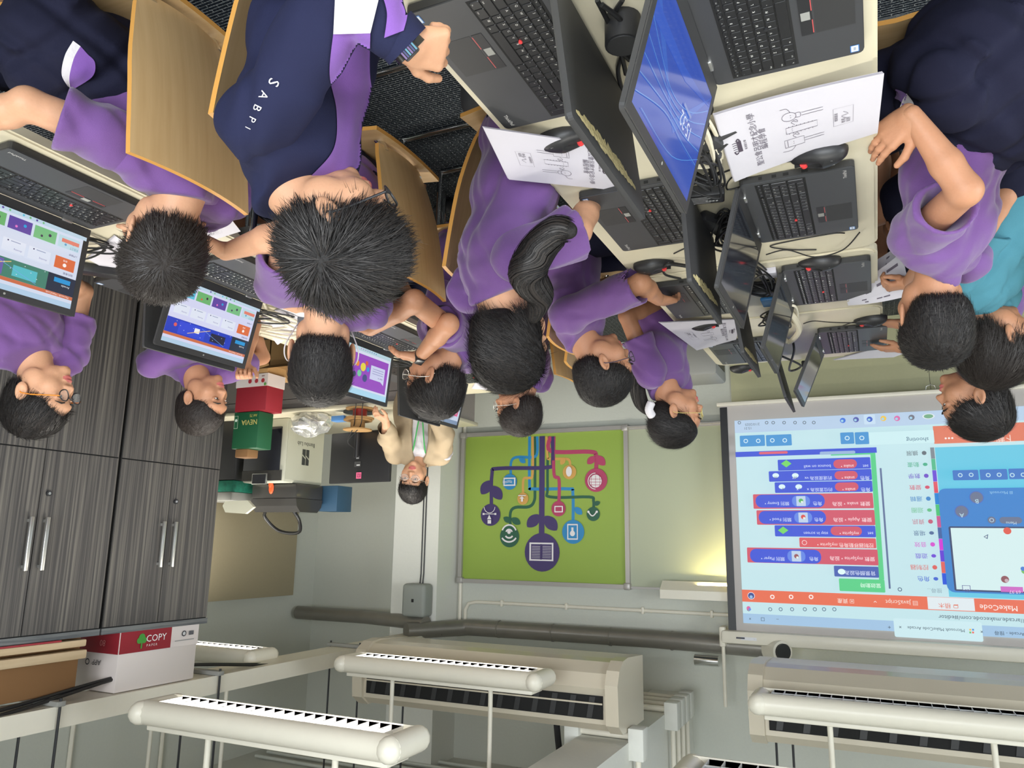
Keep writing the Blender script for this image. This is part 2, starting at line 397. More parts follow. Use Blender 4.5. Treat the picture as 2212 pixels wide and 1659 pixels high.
# vertical conduits on the right wall behind the tray
for i, y in enumerate((1.7, 2.1, 2.6, 3.0, 3.5, 4.2)):
    tag(MB().cyl((XR-.02, y, 2.1), (XR-.02, y, CEIL), .014, 'white_paint', 8).build('wall_conduit'), 'vertical white conduit on the right wall, %s from the camera side' % ['first', 'second', 'third', 'fourth', 'fifth', 'sixth'][i], 'conduit', 'vertical conduits on the right wall')

# ---- round ducts along the front wall
def duct(name, P, r, label):
    b = MB(); b.tube(P, r, 'duct', 20); o = b.build(name); tag(o, label, 'duct', 'ducts along the front wall')
    return o
d = duct('ventilation_duct', [(.66, 5.55, 2.24), (1.5, 5.6, 2.235), (2.98, 5.6, 2.24), (3.04, 5.56, 2.245), (3.3, 5.2, 2.25)], .062, 'large galvanised duct running under the ceiling from the screen to the column')
for x in (.9, 1.35, 1.8, 2.25, 2.7): MB().cyl((x, 5.6, 2.238), (x+.012, 5.6, 2.238), .066, 'duct', 20).build('seam_ring', d)
MB().cyl((.70, 5.55, 2.24), (.60, 5.42, 2.24), .068, 'white_paint', 20).cyl((.61, 5.43, 2.24), (.59, 5.41, 2.24), .052, 'black', 20).build('open_end_collar', d)
duct('ventilation_duct', [(3.2, 5.32, 2.2), (3.9, 5.5, 2.2), (4.6, 5.5, 2.2)], .055, 'large galvanised duct beyond the column towards the tan board')
tag(MB().cyl((1.02, 5.5, 2.34), (1.18, 5.5, 2.34), .035, 'chrome', 16).build('steel_canister'), 'small shiny steel canister hanging by the duct near the screen', 'canister')
# thin wall conduit above the boards
P = [(3.08, 5.735, 2.2), (3.08, 5.735, 2.12), (3.05, 5.735, 2.07), (2.98, 5.735, 2.055), (2.0, 5.735, 2.055), (.9, 5.735, 2.055)]
o = MB().tube(P, .014, 'white_paint', 10).build('wall_conduit'); tag(o, 'thin white conduit running level along the front wall above the green board', 'conduit')
for x in (2.75, 2.2, 1.6, 1.1): MB().box((x, 5.735, 2.055), (.02, .03, .05), 'white_paint', bev=.004).build('clip', o)
o = MB().cyl((3.13, 5.735, .3), (3.13, 5.735, 2.25), .014, 'white_paint', 10).build('wall_conduit'); tag(o, 'thin white vertical conduit in the corner beside the column', 'conduit')

# ---- wall speaker on the column
t = thing('wall_speaker', 'light grey wall speaker on the column with two dark cables', 'speaker', (3.29, 5.33, 2.03))
b = MB(); b.box((0, 0, 0), (.21, .14, .25), 'speaker', bev=.03, seg=4); b.build('housing', t)
MB().box((0, -.071, -.0), (.02, .004, .025), 'black').build('brand_plate', t)
for dx in (-.01, .015): MB().tube([(dx, .05, -.1), (dx, .065, -.2), (dx, .065, -1.6)], .005, 'cable', 6).build('cable', t)

# ---- tan board on the right wall
t = thing('tan_board', 'tan wooden board with dark slots high on the right wall', 'board', (XR-.03, 0, 0))
MB().bb(-.025, .028, 4.0, 5.42, 1.28, 2.05, 'tan_board', .004).build('panel', t)
for y in (4.62, 5.36): MB().bb(-.024, -.02, y, y+.05, 1.97, 1.99, 'black').build('slot', t)
MB().bb(-.024, -.02, 4.55, 4.6, 2.02, 2.035, 'paper').build('label_sticker', t)

# ---- whiteboard, mural board, board lamp
q = lambda x, y, Y=5.7: (onY(x, y, Y).x, onY(x, y, Y).z)
t = thing('whiteboard', 'wide plain whiteboard on the front wall behind the projection screen', 'whiteboard', (0, 5.72, 0))
MB().bb(-1.5, 1.69, -.01, .02, .715, 1.885, 'board_paint').build('surface', t)
MB().bb(-1.5, 1.69, -.02, .02, 1.885, 1.9, 'board_frame').bb(-1.5, 1.69, -.02, .02, .70, .715, 'board_frame').bb(-1.5, 1.69, -.05, -.01, .69, .70, 'board_frame').build('frame', t)
t = thing('mural_board', 'green framed board with a tree of coloured circles and white icons', 'board', (0, 0, 0))
fr = MB(); X0, X1, Z0, Z1 = 1.70, 3.11, .70, 1.885
fr.bb(X0-.02, X0+.012, 5.68, 5.75, Z0, Z1, 'board_frame').bb(X1-.012, X1+.02, 5.68, 5.75, Z0, Z1, 'board_frame').bb(X0-.02, X1+.02, 5.68, 5.75, Z1-.012, Z1+.02, 'board_frame').bb(X0-.02, X1+.02, 5.68, 5.75, Z0-.02, Z0+.012, 'board_frame')
for x in (X0, X1):
    for z in (Z0, Z1): fr.box((x, 5.69, z), (.05, .05, .05), 'board_frame', bev=.008)
fr.build('frame', t)
cv = Canvas((0, 5.705, 0), (1, 0, 0), (0, 0, 1), 0, .0003)
G = (146, 172, 72); PU = (66, 52, 104); BL = (44, 134, 190); GR = (40, 92, 70); PK = (176, 62, 100); OR = (206, 158, 84); WH = (228, 224, 226)
cv.rect((X0, Z0), (X1, Z1), G)
m2 = lambda x, y: q(980+x/3.456, 850+y/3.456, 5.70)
def ml(P, w, c, k=5): cv.line([m2(*p) for p in P], w/3.456*5.9/1660, c, k=k)
def mc(x, y, r, c): cv.circ(m2(x, y), r/3.456*5.95/1660, c)
ml([(605, 320), (605, 700), (600, 800), (560, 845), (460, 850), (422, 890), (422, 1000)], 24, GR)
ml([(565, 320), (565, 680), (590, 712), (860, 712), (888, 740), (890, 960)], 24, BL)
ml([(622, 320), (622, 440), (590, 475), (470, 475), (428, 510), (425, 610)], 22, BL)
ml([(588, 320), (588, 600), (560, 630), (520, 640), (517, 750)], 20, OR)
ml([(703, 320), (700, 700), (720, 772), (1010, 772), (1042, 800), (1043, 860)], 22, GR)
ml([(692, 320), (700, 470), (720, 488), (840, 488), (866, 510), (866, 560)], 20, OR)
ml([(735, 320), (738, 500), (700, 552), (330, 560), (285, 600), (280, 830)], 30, PU)
ml([(722, 320), (725, 430), (1020, 435), (1062, 470), (1062, 580)], 32, PK)
ml([(748, 320), (748, 600), (785, 640), (785, 820)], 26, PK)
ml([(740, 320), (740, 500)], 26, PU, 0)
ml([(660, 318), (658, 700), (656, 1050)], 46, PU, 0)
def leaf(x, y, ang, L, c):
    a = math.radians(ang); P = []
    for i in range(17):
        s_ = i/16; w_ = math.sin(PI*s_)**.7*L*.32; P.append((s_*L, w_))
    P = P+[(u, -v_) for u, v_ in P[::-1]]
    cv.poly([m2(x+u*math.cos(a)-v_*math.sin(a), y+u*math.sin(a)+v_*math.cos(a)) for u, v_ in P][::-1], c)
for a in ((640, 905, 135, 130, PU), (680, 915, 50, 140, PU), (278, 650, 125, 125, PU), (285, 690, 55, 125, PU), (432, 960, 210, 70, GR), (432, 930, 35, 80, GR), (1060, 465, 45, 100, PK), (1055, 470, 135, 80, PK), (905, 850, 45, 75, BL), (490, 480, 40, 60, BL), (830, 480, 120, 60, OR), (1043, 830, -20, 55, GR)): leaf(*a)
for a in ((660, 1185, 143, PU), (418, 1068, 82, GR), (276, 906, 86, PU), (420, 660, 62, BL), (518, 785, 47, OR), (893, 1033, 88, BL), (784, 860, 58, PK), (1043, 900, 52, GR), (1064, 647, 88, PK), (866, 587, 55, OR)): mc(*a)
k_ = 5.9/1660/3.456
cv.rect(m2(568, 1112), m2(746, 1252), WH); cv.rect(m2(580, 1124), m2(734, 1240), PU)
for i in range(8):
    for a, b in ((586, 648), (666, 730)): cv.rect(m2(a, 1140+i*12), m2(b, 1144+i*12), WH)
cv.rect(m2(650, 1124), m2(662, 1240), PU)
for r in (24, 54): cv.ring(m2(418, 1042), r*k_*1.15, 12*k_, WH, 200-360+360, 340)
for r in (30, 60): cv.line([m2(418+r*math.cos(math.radians(a)), 1048+r*math.sin(math.radians(a))) for a in range(30, 151, 10)], 13*k_, WH)
mc(418, 1034, 15, WH)
cv.rect(m2(852, 974), m2(932, 1092), WH, .004); cv.rect(m2(860, 984), m2(924, 1082), BL); mc(891, 1045, 20, WH); cv.rect(m2(883, 1000), m2(899, 1030), WH)
cv.rect(m2(378, 630), m2(466, 690), WH); cv.rect(m2(386, 640), m2(456, 680), BL)
for y in (655, 665): cv.line([m2(372+i*10, y+4*math.sin(i)) for i in range(8)], 4*k_, WH)
mc(1064, 655, 48, WH)
for x in (1036, 1064, 1092): cv.line([m2(x, 612), m2(x+(x-1064)*.2, 655), m2(x, 700)], 3*k_, PK)
for y in (640, 662, 684): cv.line([m2(1020, y), m2(1108, y)], 3*k_, PK)
cv.line([m2(1064+55*math.cos(math.radians(a)), 655+60*math.sin(math.radians(a))) for a in range(90, 271, 15)], 6*k_, WH)
cv.circ(m2(866, 584), 24*k_, WH, sy=1.6); cv.rect(m2(758, 840), m2(822, 888), WH, .004); cv.rect(m2(766, 848), m2(814, 880), PK, .003)
cv.line([m2(1010+i*4, 880+34*math.sin(PI*i/16)) for i in range(17)], 9*k_, WH); mc(1012, 884, 9, WH); mc(1074, 884, 9, WH)
cv.rect(m2(510, 780), m2(524, 808), WH); cv.poly([m2(498, 785), m2(536, 785), m2(517, 768)], WH); cv.rect(m2(490, 760), m2(546, 766), WH)
cv.line([m2(232, 900), m2(322, 900)], 5*k_, WH); cv.line([m2(276-40*math.cos(PI*i/12), 848+44*math.sin(PI*i/12)) for i in range(13)], 5*k_, WH)
cv.poly([m2(274, 905), m2(258, 940), m2(290, 940)], WH); cv.rect(m2(262, 945), m2(288, 972), WH)
for x in (232, 320): cv.rect(m2(x-7, 893), m2(x+7, 907), WH)
cv.build('printed_picture', t)

t = thing('board_lamp', 'white whiteboard lamp fixture above the whiteboard beside the screen', 'lamp', (0, 5.6, 1.93))
MB().prism([(-.06, .02), (.13, .02), (.13, -.06), (.02, -.10), (-.06, -.04)], .82, 1.42, 'white_paint', T=Matrix(((0, 0, 1, 0), (1, 0, 0, 0), (0, 1, 0, 0), (0, 0, 0, 1)))).build('housing', t)
MB().bb(.5, .95, -.03, .0, -.06, -.05, mat('warm_tube', (1, 1, 1), .5, emit=(1, .85, .45), estr=1.5)).build('lit_tube', t)
area('board_lamp_light', (.86, 5.60, 1.86), (math.radians(34), 0, 0), .6, .05, 13, (1, .82, .36))

# ---- projection screen
YS = 5.49
t = thing('projection_screen', 'pulled down projection screen showing block code of a game', 'projection screen')
p0 = onY(1561.7, 881, YS); p1 = onY(1582.5, 1364, YS)
MB().bb(-1.75, .945, YS+.004, YS+.008, .60, 2.15, 'screen_cloth').build('cloth', t)
MB().bb(.895, .945, YS, YS+.0035, .62, 2.13, 'black').build('black_border', t)
MB().bb(-1.78, .965, YS-.012, YS+.02, .585, .612, 'white_paint', .006).build('bottom_bar', t)
cs = MB(); cs.bb(-1.8, .99, YS-.05, YS+.09, 2.13, 2.215, 'white_paint', .02); cs.build('casing', t)
cc = Canvas((0, YS-.051, 0), (1, 0, 0), (0, 0, 1), 0, .0006); cc.rect((.86, 2.185), (.76, 2.165), (225, 225, 228)); cc.rect((.89, 2.178), (.835, 2.168), (40, 42, 60)); cc.text((.77, 2.175), .012, '...', (80, 80, 90)); cc.build('maker_label', t)
for x in (.985, -1.79): MB().bb(x-.02, x+.02, YS-.03, YS+.07, 2.11, 2.24, 'white_paint', .01).cyl((x, YS, 2.2), (x, YS, 2.62), .012, 'white_paint', 8).build('end_bracket', t)
MB().tube([(-.38, YS, .58), (-.38, YS, .42)], .0015, 'cable', 6).tube([(-.41, YS, .585), (-.405, YS, .56), (-.38, YS, .55), (-.355, YS, .56), (-.35, YS, .585)], .003, 'silver', 6).build('pull_handle', t)
E_ = .93
cv = Canvas((0, YS-.001, 0), (1, 0, 0), (0, 0, 1), E_, .0005, .9)
Z = lambda x, y: q(1560+x/3.017, 850+y/3.017, YS)
u0, v0 = Z(80, 178); _, v1 = Z(138, 1495); W_ = (v1-v0)*16/9; UL = u0-W_
cv.rect((u0, v0), (UL, v1), (196, 230, 236))
def R(a, b, c, r=0):
    xm, ym = (a[0]+b[0])/2, (a[1]+b[1])/2; cv.rect((Z(a[0], ym)[0], Z(xm, a[1])[1]), (Z(b[0], ym)[0], Z(xm, b[1])[1]), c, r)
def T(p, s, t_, c, al='l'): cv.text(Z(*p), s, t_, c, al)
tb = Z(100, 258)[1]; cv.rect((u0, v0), (UL, tb), (184, 208, 234))
tl_ = Z(138, 1432)[1]; cv.rect((u0, tl_), (UL, v1), (160, 196, 228)); cv.rect(Z(1125, 1585), Z(1690, 1492), (205, 236, 242), .01)
ob = Z(140, 1278)[1]; ot = Z(140, 1356)[1]; cv.rect((u0, ob), (UL, ot), (234, 104, 66))
sim = Z(1385, 352); cv.rect((sim[0], sim[1]), (UL, ob-.004), (96, 200, 228)); cv.rect((sim[0], tb+.012), (UL, Z(1408, 328)[1]), (226, 118, 86))
cv.rect(Z(1335, 1325), Z(1648, 1418), (226, 236, 240)); T((1540, 1372), .034, '⬓ 積木', (226, 110, 80)); T((1275, 1353), .036, '▤ JavaScript', (245, 225, 215)); T((1010, 1352), .03, '⌄', (255, 255, 255))
T((860, 1342), .032, '▣ 資產', (250, 230, 220)); T((1925, 1385), .044, 'MakeCode', (255, 245, 240))
cv.circ(Z(190, 1318), .023, (240, 240, 250)); cv.circ(Z(190, 1318), .020, (40, 60, 140)); cv.circ(Z(190, 1325), .010, (150, 190, 230))
for x in (328, 450, 580): cv.ring(Z(x, 1325), .011, .006, (255, 245, 240))
for p, s_, a in (((1967, 1468), .034, '//arcade.makecode.com/#editor'), ((1580, 1535), .026, 'Microsoft MakeCode Arcade'), ((1100, 1510), .034, '+'), ((1170, 1510), .03, '×'), ((192, 1457), .03, '×'), ((280, 1460), .03, '□'), ((370, 1462), .03, '–'), ((1967, 1558), .026, 'Arcade - 搜尋'), ((1700, 1540), .03, '×')): T(p, s_, a, (50, 70, 90))
for i, c in enumerate(((242, 90, 70), (110, 190, 90), (60, 140, 220), (250, 190, 70))):
    a = Z(1640-18*(i % 2), 1562-18*(i//2)); cv.rect(a, (a[0]+.010, a[1]-.010), c, step=(i == 0))
for x in (175, 315, 383, 457, 540, 605, 665, 732): cv.ring(Z(x, 1405), .010, .004, (70, 100, 130))
cv.circ(Z(175, 1398), .013, (220, 90, 160)); cv.circ(Z(183, 1405), .008, (90, 140, 230))
# toolbox
names = [('擴展', (90, 100, 110)), ('動畫', (60, 175, 135)), ('數學', (104, 60, 200)), ('變數', (214, 60, 96)), ('邏輯', (40, 130, 200)), ('迴圈', (90, 190, 125)), ('資訊', (196, 76, 110)), ('場景', (66, 98, 150)), ('音效', (214, 60, 206)), ('遊戲', (104, 50, 214)), ('控制器', (222, 84, 76)), ('角色', (44, 92, 210))]
bars = [(120, 130, 140), (70, 185, 135), (100, 50, 214), (228, 70, 90), (20, 130, 214), (70, 196, 110), (206, 80, 140), (66, 98, 160), (214, 40, 214), (100, 50, 214), (230, 96, 80), (30, 80, 220)]
for i, (n_, c) in enumerate(names):
    y = 390+i*74.2; xo = i*6.8
    R((1357+xo, y-36), (1383+xo, y+37), bars[i]); cv.circ(Z(1315+xo, y), .013, c, sy=.8 if i % 2 else 1); T((1275+xo, y+10-22), .034, n_, c)
T((1430, 1272), .03, '搜尋...', (140, 165, 180)); cv.ring(Z(1157, 1275), .010, .004, (40, 70, 110))
cv.line([Z(1032, 490), Z(1092, 1270)], .011, (84, 104, 150))
# code blocks
BLU = (34, 70, 214); RED = (210, 70, 96); GRN = (78, 208, 132); NAV = (54, 84, 176)
R((765, 1208), (1060, 1290), GRN, .006); cv.poly([Z(1022, 1212), Z(1056, 1212), Z(998, 392), Z(966, 392)], GRN); R((710, 405), (998, 385), GRN)
T((1035, 1240), .03, '當啟動時', (230, 255, 240))
R((732, 1195), (1020, 1125), NAV, .006); T((1000, 1160), .03, '背景顏色設為', (220, 230, 255)); cv.circ(Z(780, 1160), .022, (225, 250, 250), sy=.8)
def varb(y0, y1, x0, x1, px0, px1, name, kind, ic, ty):
    R((x0, y1), (x1, y0), RED, .006); R((px0, y1-6), (px1, y0+5), BLU, .04); T((x1-20, ty+8), .030, '變數 %s ▾ 設為' % name, (255, 225, 230))
    cx = (px0+px1)/2+70; R((cx-58, y1-14), (cx+58, y0+14), (90, 130, 230), .03); R((cx-30, y1-16), (cx+30, y0+16), (190, 210, 235), .004); cv.circ(Z(cx, ty), .014, ic); cv.circ(Z(cx+6, ty+8), .007, (230, 240, 230))
    T((px1-18, ty+8), .028, '角色', (215, 228, 255)); T((cx-75, ty+8), .028, '類別 %s ▾' % kind, (215, 228, 255))
varb(1010, 1110, 170, 1015, 188, 648, 'mySprite', 'Player', (150, 70, 80), 1060)
R((508, 1005), (1003, 942), (222, 76, 84), .006); T((988, 980), .029, '控制器移動角色 mySprite ▾', (255, 225, 225)); cv.ring(Z(540, 972), .014, .003, (255, 235, 235))
varb(762, 858, 232, 995, 245, 680, 'Apple', 'Food', (222, 60, 50), 806)
varb(656, 752, 210, 985, 225, 672, 'snake', 'Enemy', (70, 180, 80), 702)
def setb(y0, y1, x0, x1, a, pill, nm, rest, ty):
    R((x0, y1), (x1, y0), BLU, .006); T((x1-14, ty+8), .028, a, (215, 228, 255)); R((pill[0], y1-8), (pill[1], y0+6), RED, .03); T((pill[1]-20, ty+8), .027, nm+' ▾', (255, 230, 235)); T((pill[0]-16, ty+8), .027, rest, (215, 228, 255))
setb(862, 935, 350, 1000, 'set', (710, 912), 'mySprite', 'stay in screen', 896)
setb(578, 648, 350, 980, '角色', (738, 890), 'snake', '的位置設為 x       y', 612)
setb(505, 574, 312, 975, '角色', (735, 885), 'snake', '的速度設為 vx       vy', 537)
setb(430, 502, 370, 968, 'set', (728, 880), 'snake', 'bounce on wall', 462)
for x, y, s_ in ((505, 612, '0'), (397, 612, '0'), (483, 540, '50'), (357, 540, '50')): cv.circ(Z(x, y), .021, (220, 245, 250), sy=.75); T((x+12, y+7), .022, s_, (40, 60, 90))
for x, y in ((405, 893), (425, 464)): cv.poly([Z(x-34, y), Z(x, y-24), Z(x+34, y), Z(x, y+24)], (110, 215, 90))
R((98, 408), (1008, 374), BLU); R((640, 404), (870, 384), (150, 180, 220), .01); R((250, 402), (435, 386), (222, 84, 110), .01)
# simulator
cv.rect(Z(1462, 1290), (UL, Z(1462, 625)[1]), (30, 124, 204), .04); cv.rect(Z(1508, 1282), (UL+.25, Z(1508, 868)[1]), (30, 50, 100), .01); cv.rect(Z(1520, 1272), (UL+.26, Z(1520, 878)[1]), (214, 240, 240))
for x, y, s_ in ((1553, 772, 'A'), (1648, 682, 'B')): cv.circ(Z(x, y), .038, (60, 100, 190)); cv.circ(Z(x, y), .033, (96, 108, 140)); T((x+14, y+12), .036, s_, (190, 225, 240))
R((1795, 850), (1940, 808), (96, 108, 140), .02); T((1905, 838), .024, 'Menu', (190, 215, 235)); cv.circ(Z(1745, 828), .021, (96, 108, 140)); cv.ring(Z(1745, 828), .010, .003, (200, 225, 240))
T((1880, 642), .024, '⊞ Microsoft', (150, 200, 235)); cv.circ(Z(1845, 897), .020, (224, 76, 54)); cv.circ(Z(1830, 1208), .020, (140, 70, 80)); cv.circ(Z(1840, 1216), .010, (200, 170, 180)); cv.circ(Z(1955, 1155), .016, (110, 190, 90)); cv.circ(Z(1945, 1140), .012, (60, 120, 210))
cv.poly([Z(1692, 935), Z(1718, 950), Z(1722, 918)], (60, 90, 130)); cv.poly([Z(1699, 936), Z(1713, 942), Z(1716, 926)], (225, 240, 240))
R((1802, 1290), (1945, 1255), (206, 96, 196)); T((1930, 1280), .026, '69.97', (240, 215, 245)); R((1555, 1278), (1608, 1246), (90, 90, 150)); R((1559, 1275), (1604, 1249), (214, 236, 240)); T((1600, 1272), .024, '20', (80, 80, 140))
for a, b in (((1495, 572), (1660, 507)), ((1668, 570), (1845, 502)), ((1853, 566), (1967, 498))):
    R(a, b, (40, 110, 196), .006); cv.ring(Z((a[0]+b[0])/2+35, 538), .010, .005, (190, 225, 240)); cv.ring(Z((a[0]+b[0])/2-35, 540), .010, .005, (190, 225, 240))
T((1890, 285), .05, '下載', (250, 225, 215)); T((1500, 285), .05, '•••', (255, 240, 235))
R((958, 340), (1375, 258), (206, 240, 244), .006); T((1340, 298), .036, 'shooting', (60, 100, 130))
for a, b in (((868, 342), (957, 264)), ((775, 340), (862, 266)), ((298, 352), (462, 280)), ((130, 355), (290, 284))): R(a, b, (54, 146, 212), .006)
for x, y in ((912, 302), (818, 303), (418, 317), (338, 317), (248, 320), (168, 321)): cv.ring(Z(x, y), .012, .005, (215, 240, 250))
# taskbar icons
R((925, 215), (998, 152), (200, 224, 244), .006)
for x, y, c in ((790, 190, (40, 110, 220)), (875, 185, (70, 80, 170)), (962, 183, (40, 90, 200)), (1050, 178, (240, 200, 70)), (1138, 178, (220, 100, 170)), (1230, 172, (110, 110, 125))): cv.circ(Z(x, y), .017, c); cv.circ(Z(x-4, y+3), .008, (160, 210, 235))
cv.circ(Z(1338, 165), .034, (225, 235, 240), sy=.5); cv.circ(Z(1338, 165), .026, (110, 170, 130), sy=.5)
T((258, 206), .024, '2/10/2025', (80, 96, 110)); T((208, 232), .024, '15:31', (80, 96, 110))
for x in (128, 303, 345, 415, 485, 545, 605): cv.ring(Z(x, 205), .009, .004, (80, 96, 110))
cv.build('projected_picture', t)

# ---- ceiling lights
def ceiling_light(loc, on, label, L=1.16):
    t = thing('ceiling_light', label, 'ceiling light', loc, 0, 'hanging louvred ceiling lights')
    b = MB(); H_ = .095; W2 = .098
    prof = [(-W2, .03), (-W2-.012, .0), (-W2-.01, -.03), (-W2+.02, -.05), (-W2+.02, -.045), (-W2+.02, .03)]
    T_ = Matrix(((0, 0, 1, 0), (1, 0, 0, 0), (0, 1, 0, 0), (0, 0, 0, 1)))
    def shell(sgn):
        P = [(sgn*y, z) for y, z in [(W2-.03, -.045), (W2-.005, -.04), (W2+.012, -.02), (W2+.016, .005), (W2+.005, .03), (W2-.02, .045), (W2-.03, .045)]]
        return P if sgn > 0 else P[::-1]
    for sg in (1, -1): b.prism(shell(sg), -L/2, L/2, 'white_paint', T=T_, smooth=True)
    b.bb(-L/2, L/2, -W2+.02, W2-.02, .03, .045, 'white_paint')
    for sx in (-1, 1):
        b.tube([(sx*L/2, y, -.0) for y in (-W2+.01, W2-.01)], .045, 'white_paint', 16)
        for sy in (-1, 1): b.sph((sx*L/2, sy*(W2-.012), 0), .045, 'white_paint', 14)
    b.build('housing', t)
    MB().bb(-L/2+.02, L/2-.02, -W2+.03, W2-.03, .045, .065, 'white_paint', .004).build('gear_tray', t)
    lv = MB()
    for y in (-.07, 0, .07): lv.bb(-L/2+.05, L/2-.05, y-.002, y+.002, -.04, -.012, 'louver')
    n = 22
    for i in range(n+1):
        x = -L/2+.05+(L-.1)*i/n
        for y in (-.035, .035): lv.bb(x-.0015, x+.0015, y-.034, y+.034, -.04, -.015, 'louver')
    lv.build('louver', t)
    for y in (-.035, .035): MB().cyl((-L/2+.06, y, .005), (L/2-.06, y, .005), .013, 'tube_on' if on else 'tube_off', 12).build('tube', t)
    MB().bb(-L/2+.05, L/2-.05, -.07, .07, .026, .029, 'louver').build('reflector', t)
    for x in (-.3, .3): MB().cyl((x, 0, .06), (x, 0, CEIL-loc[2]), .012, 'white_paint', 10).build('hanger_rod', t)
    if on:
        l = area('ceiling_light_glow', (loc[0], loc[1], loc[2]-.05), (0, 0, 0), L-.1, .14, 8 if loc[1] < 1.5 else 20, (1, .95, .86)); l.data.spread = math.radians(165)
    return t
ceiling_light((2.08, 2.38, 2.25), True, 'lit hanging louvred light over the right table row, nearest to the camera')
ceiling_light((2.16, 3.76, 2.25), True, 'lit hanging louvred light in front of the ivory air conditioner beside the beam')
ceiling_light((3.95, 3.76, 2.27), True, 'lit hanging louvred light beyond the cable tray near the tan board', L=1.1)
ceiling_light((-.06, 3.76, 2.25), False, 'unlit hanging louvred light under the air conditioner by the screen')
ceiling_light((-.02, 2.46, 2.25), False, 'unlit hanging louvred light nearer than the one by the screen')
ceiling_light((2.08, 1.0, 2.25), True, 'lit hanging louvred light beside the photographer on the right')  # this and the next two: out-of-view fixtures added to brighten the room
ceiling_light((-.02, 1.0, 2.25), True, 'lit hanging louvred light straight above the photographer')
ceiling_light((-2.1, 2.46, 2.25), True, 'lit hanging louvred light to the far left of the table')

# ---- air conditioners
def air_con(x0, x1, y, z0, z1, label):
    t = thing('air_conditioner', label, 'air conditioner', (0, y, 0), 0, 'hanging air conditioners')
    T_ = Matrix(((0, 0, 1, 0), (1, 0, 0, 0), (0, 1, 0, 0), (0, 0, 0, 1)))
    h = z1-z0; P = [(.0, z0+.17), (-.02, z0+.13), (.01, z0+.06), (.08, z0+.01), (.16, z0), (.44, z0+.01), (.44, z1), (.05, z1), (.0, z1-.04)]
    b = MB(); b.prism(P[::-1], x0+.07, x1-.07, 'ac', T=T_, smooth=False); b.build('body', t)
    for a, c in ((x0, x0+.07), (x1-.07, x1)):
        b = MB(); Q = [(-.03, z0+.18), (-.035, z0+.11), (0, z0+.04), (.07, z0-.002), (.16, z0-.01), (.45, z0+.01), (.45, z1+.01), (.05, z1+.01), (-.02, z1-.04)]
        b.prism(Q[::-1], a, c, 'ac', T=T_); b.build('end_cap', t)
    MB().bb(x0+.09, x1-.09, -.006, .004, z0+.17, z1-.065, 'shadow_gap').build('outlet', t)
    v = MB()
    n = 14
    for i in range(n): xx = x0+.15+(x1-x0-.3)*i/(n-1); v.add([(xx-.02, -.01, z0+.175), (xx+.012, -.01, z0+.175), (xx+.03, -.01, z1-.07), (xx, -.01, z1-.07)], [(0, 1, 2, 3)], 'bezel')
    v.bb(x0+.09, x1-.09, -.02, -.014, (z0+z1)/2+.028, (z0+z1)/2+.036, 'ac').build('louver_blade', t)
    g = MB()
    for i in range(8): yy = .16+i*.033; g.bb(x0+.12, x1-.12, yy, yy+.012, z0-.002+.018*(yy/.5)-.004, z0+.004+.018*(yy/.5), 'ac')
    g.build('intake_grille', t)
    for xx in (x0+.06, x0+.14, x1-.16, x1-.08): MB().cyl((xx, .3, z1), (xx, .3, CEIL), .006, 'black', 8).build('hanger_rod', t)
    return t
a = air_con(1.27, 2.94, 4.08, 2.19, 2.54, 'ivory ceiling air conditioner hung to the right of the concrete beam')
for xx in (1.65, 1.78): MB().tube([(xx, .38, 2.54), (xx, .42, 2.7), (xx+.05, .6, 2.9), (xx+.2, .9, 3.1)], .02, 'black_matte', 8).build('insulated_pipe', a)
air_con(-1.25, .62, 4.08, 2.15, 2.50, 'ivory ceiling air conditioner hung in front of the projection screen')
# ================================================================== TABLES, CHAIRS, CABINETS
TZ = .72
def table(x0, x1, y0, y1, label, group, r=.05):
    t = thing('classroom_table', label, 'table', ((x0+x1)/2, (y0+y1)/2, 0), 0, group)
    a, b = (x1-x0)/2, (y1-y0)/2
    MB().prism(rrect(-a, -b, a, b, r, 5), TZ-.025, TZ-.004, 'table').prism(rrect(-a+.008, -b+.008, a-.008, b-.008, r-.006, 5), TZ-.004, TZ, 'table').build('tabletop', t)
    MB().bb(-a+.05, a-.05, -b+.04, -b+.07, TZ-.09, TZ-.026, 'grey_box').bb(-a+.05, a-.05, b-.07, b-.04, TZ-.09, TZ-.026, 'grey_box').build('apron', t)
    for sx in (-1, 1):
        for sy in (-1, 1): MB().cyl((sx*(a-.06), sy*(b-.06), TZ-.03), (sx*(a-.06), sy*(b-.06), 0), .018, 'chrome', 10).build('leg', t)
table(-.063, .662, .50, 2.345, 'cream table nearest to the camera in the left row of laptops', 'left table row')
table(-.063, .662, 2.355, 2.95, 'cream table second from the camera in the left row of laptops', 'left table row')
table(-.08, .645, 2.96, 3.74, 'cream table at the far end of the left row, by the screen', 'left table row')
table(1.64, 2.36, .30, 1.62, 'cream table nearest to the camera in the right row of laptops', 'right table row')
table(1.64, 2.36, 1.63, 2.90, 'cream middle table of the right row under tangled white cables', 'right table row')
table(1.64, 2.36, 2.91, 3.95, 'cream far table of the right row close to the green board', 'right table row')

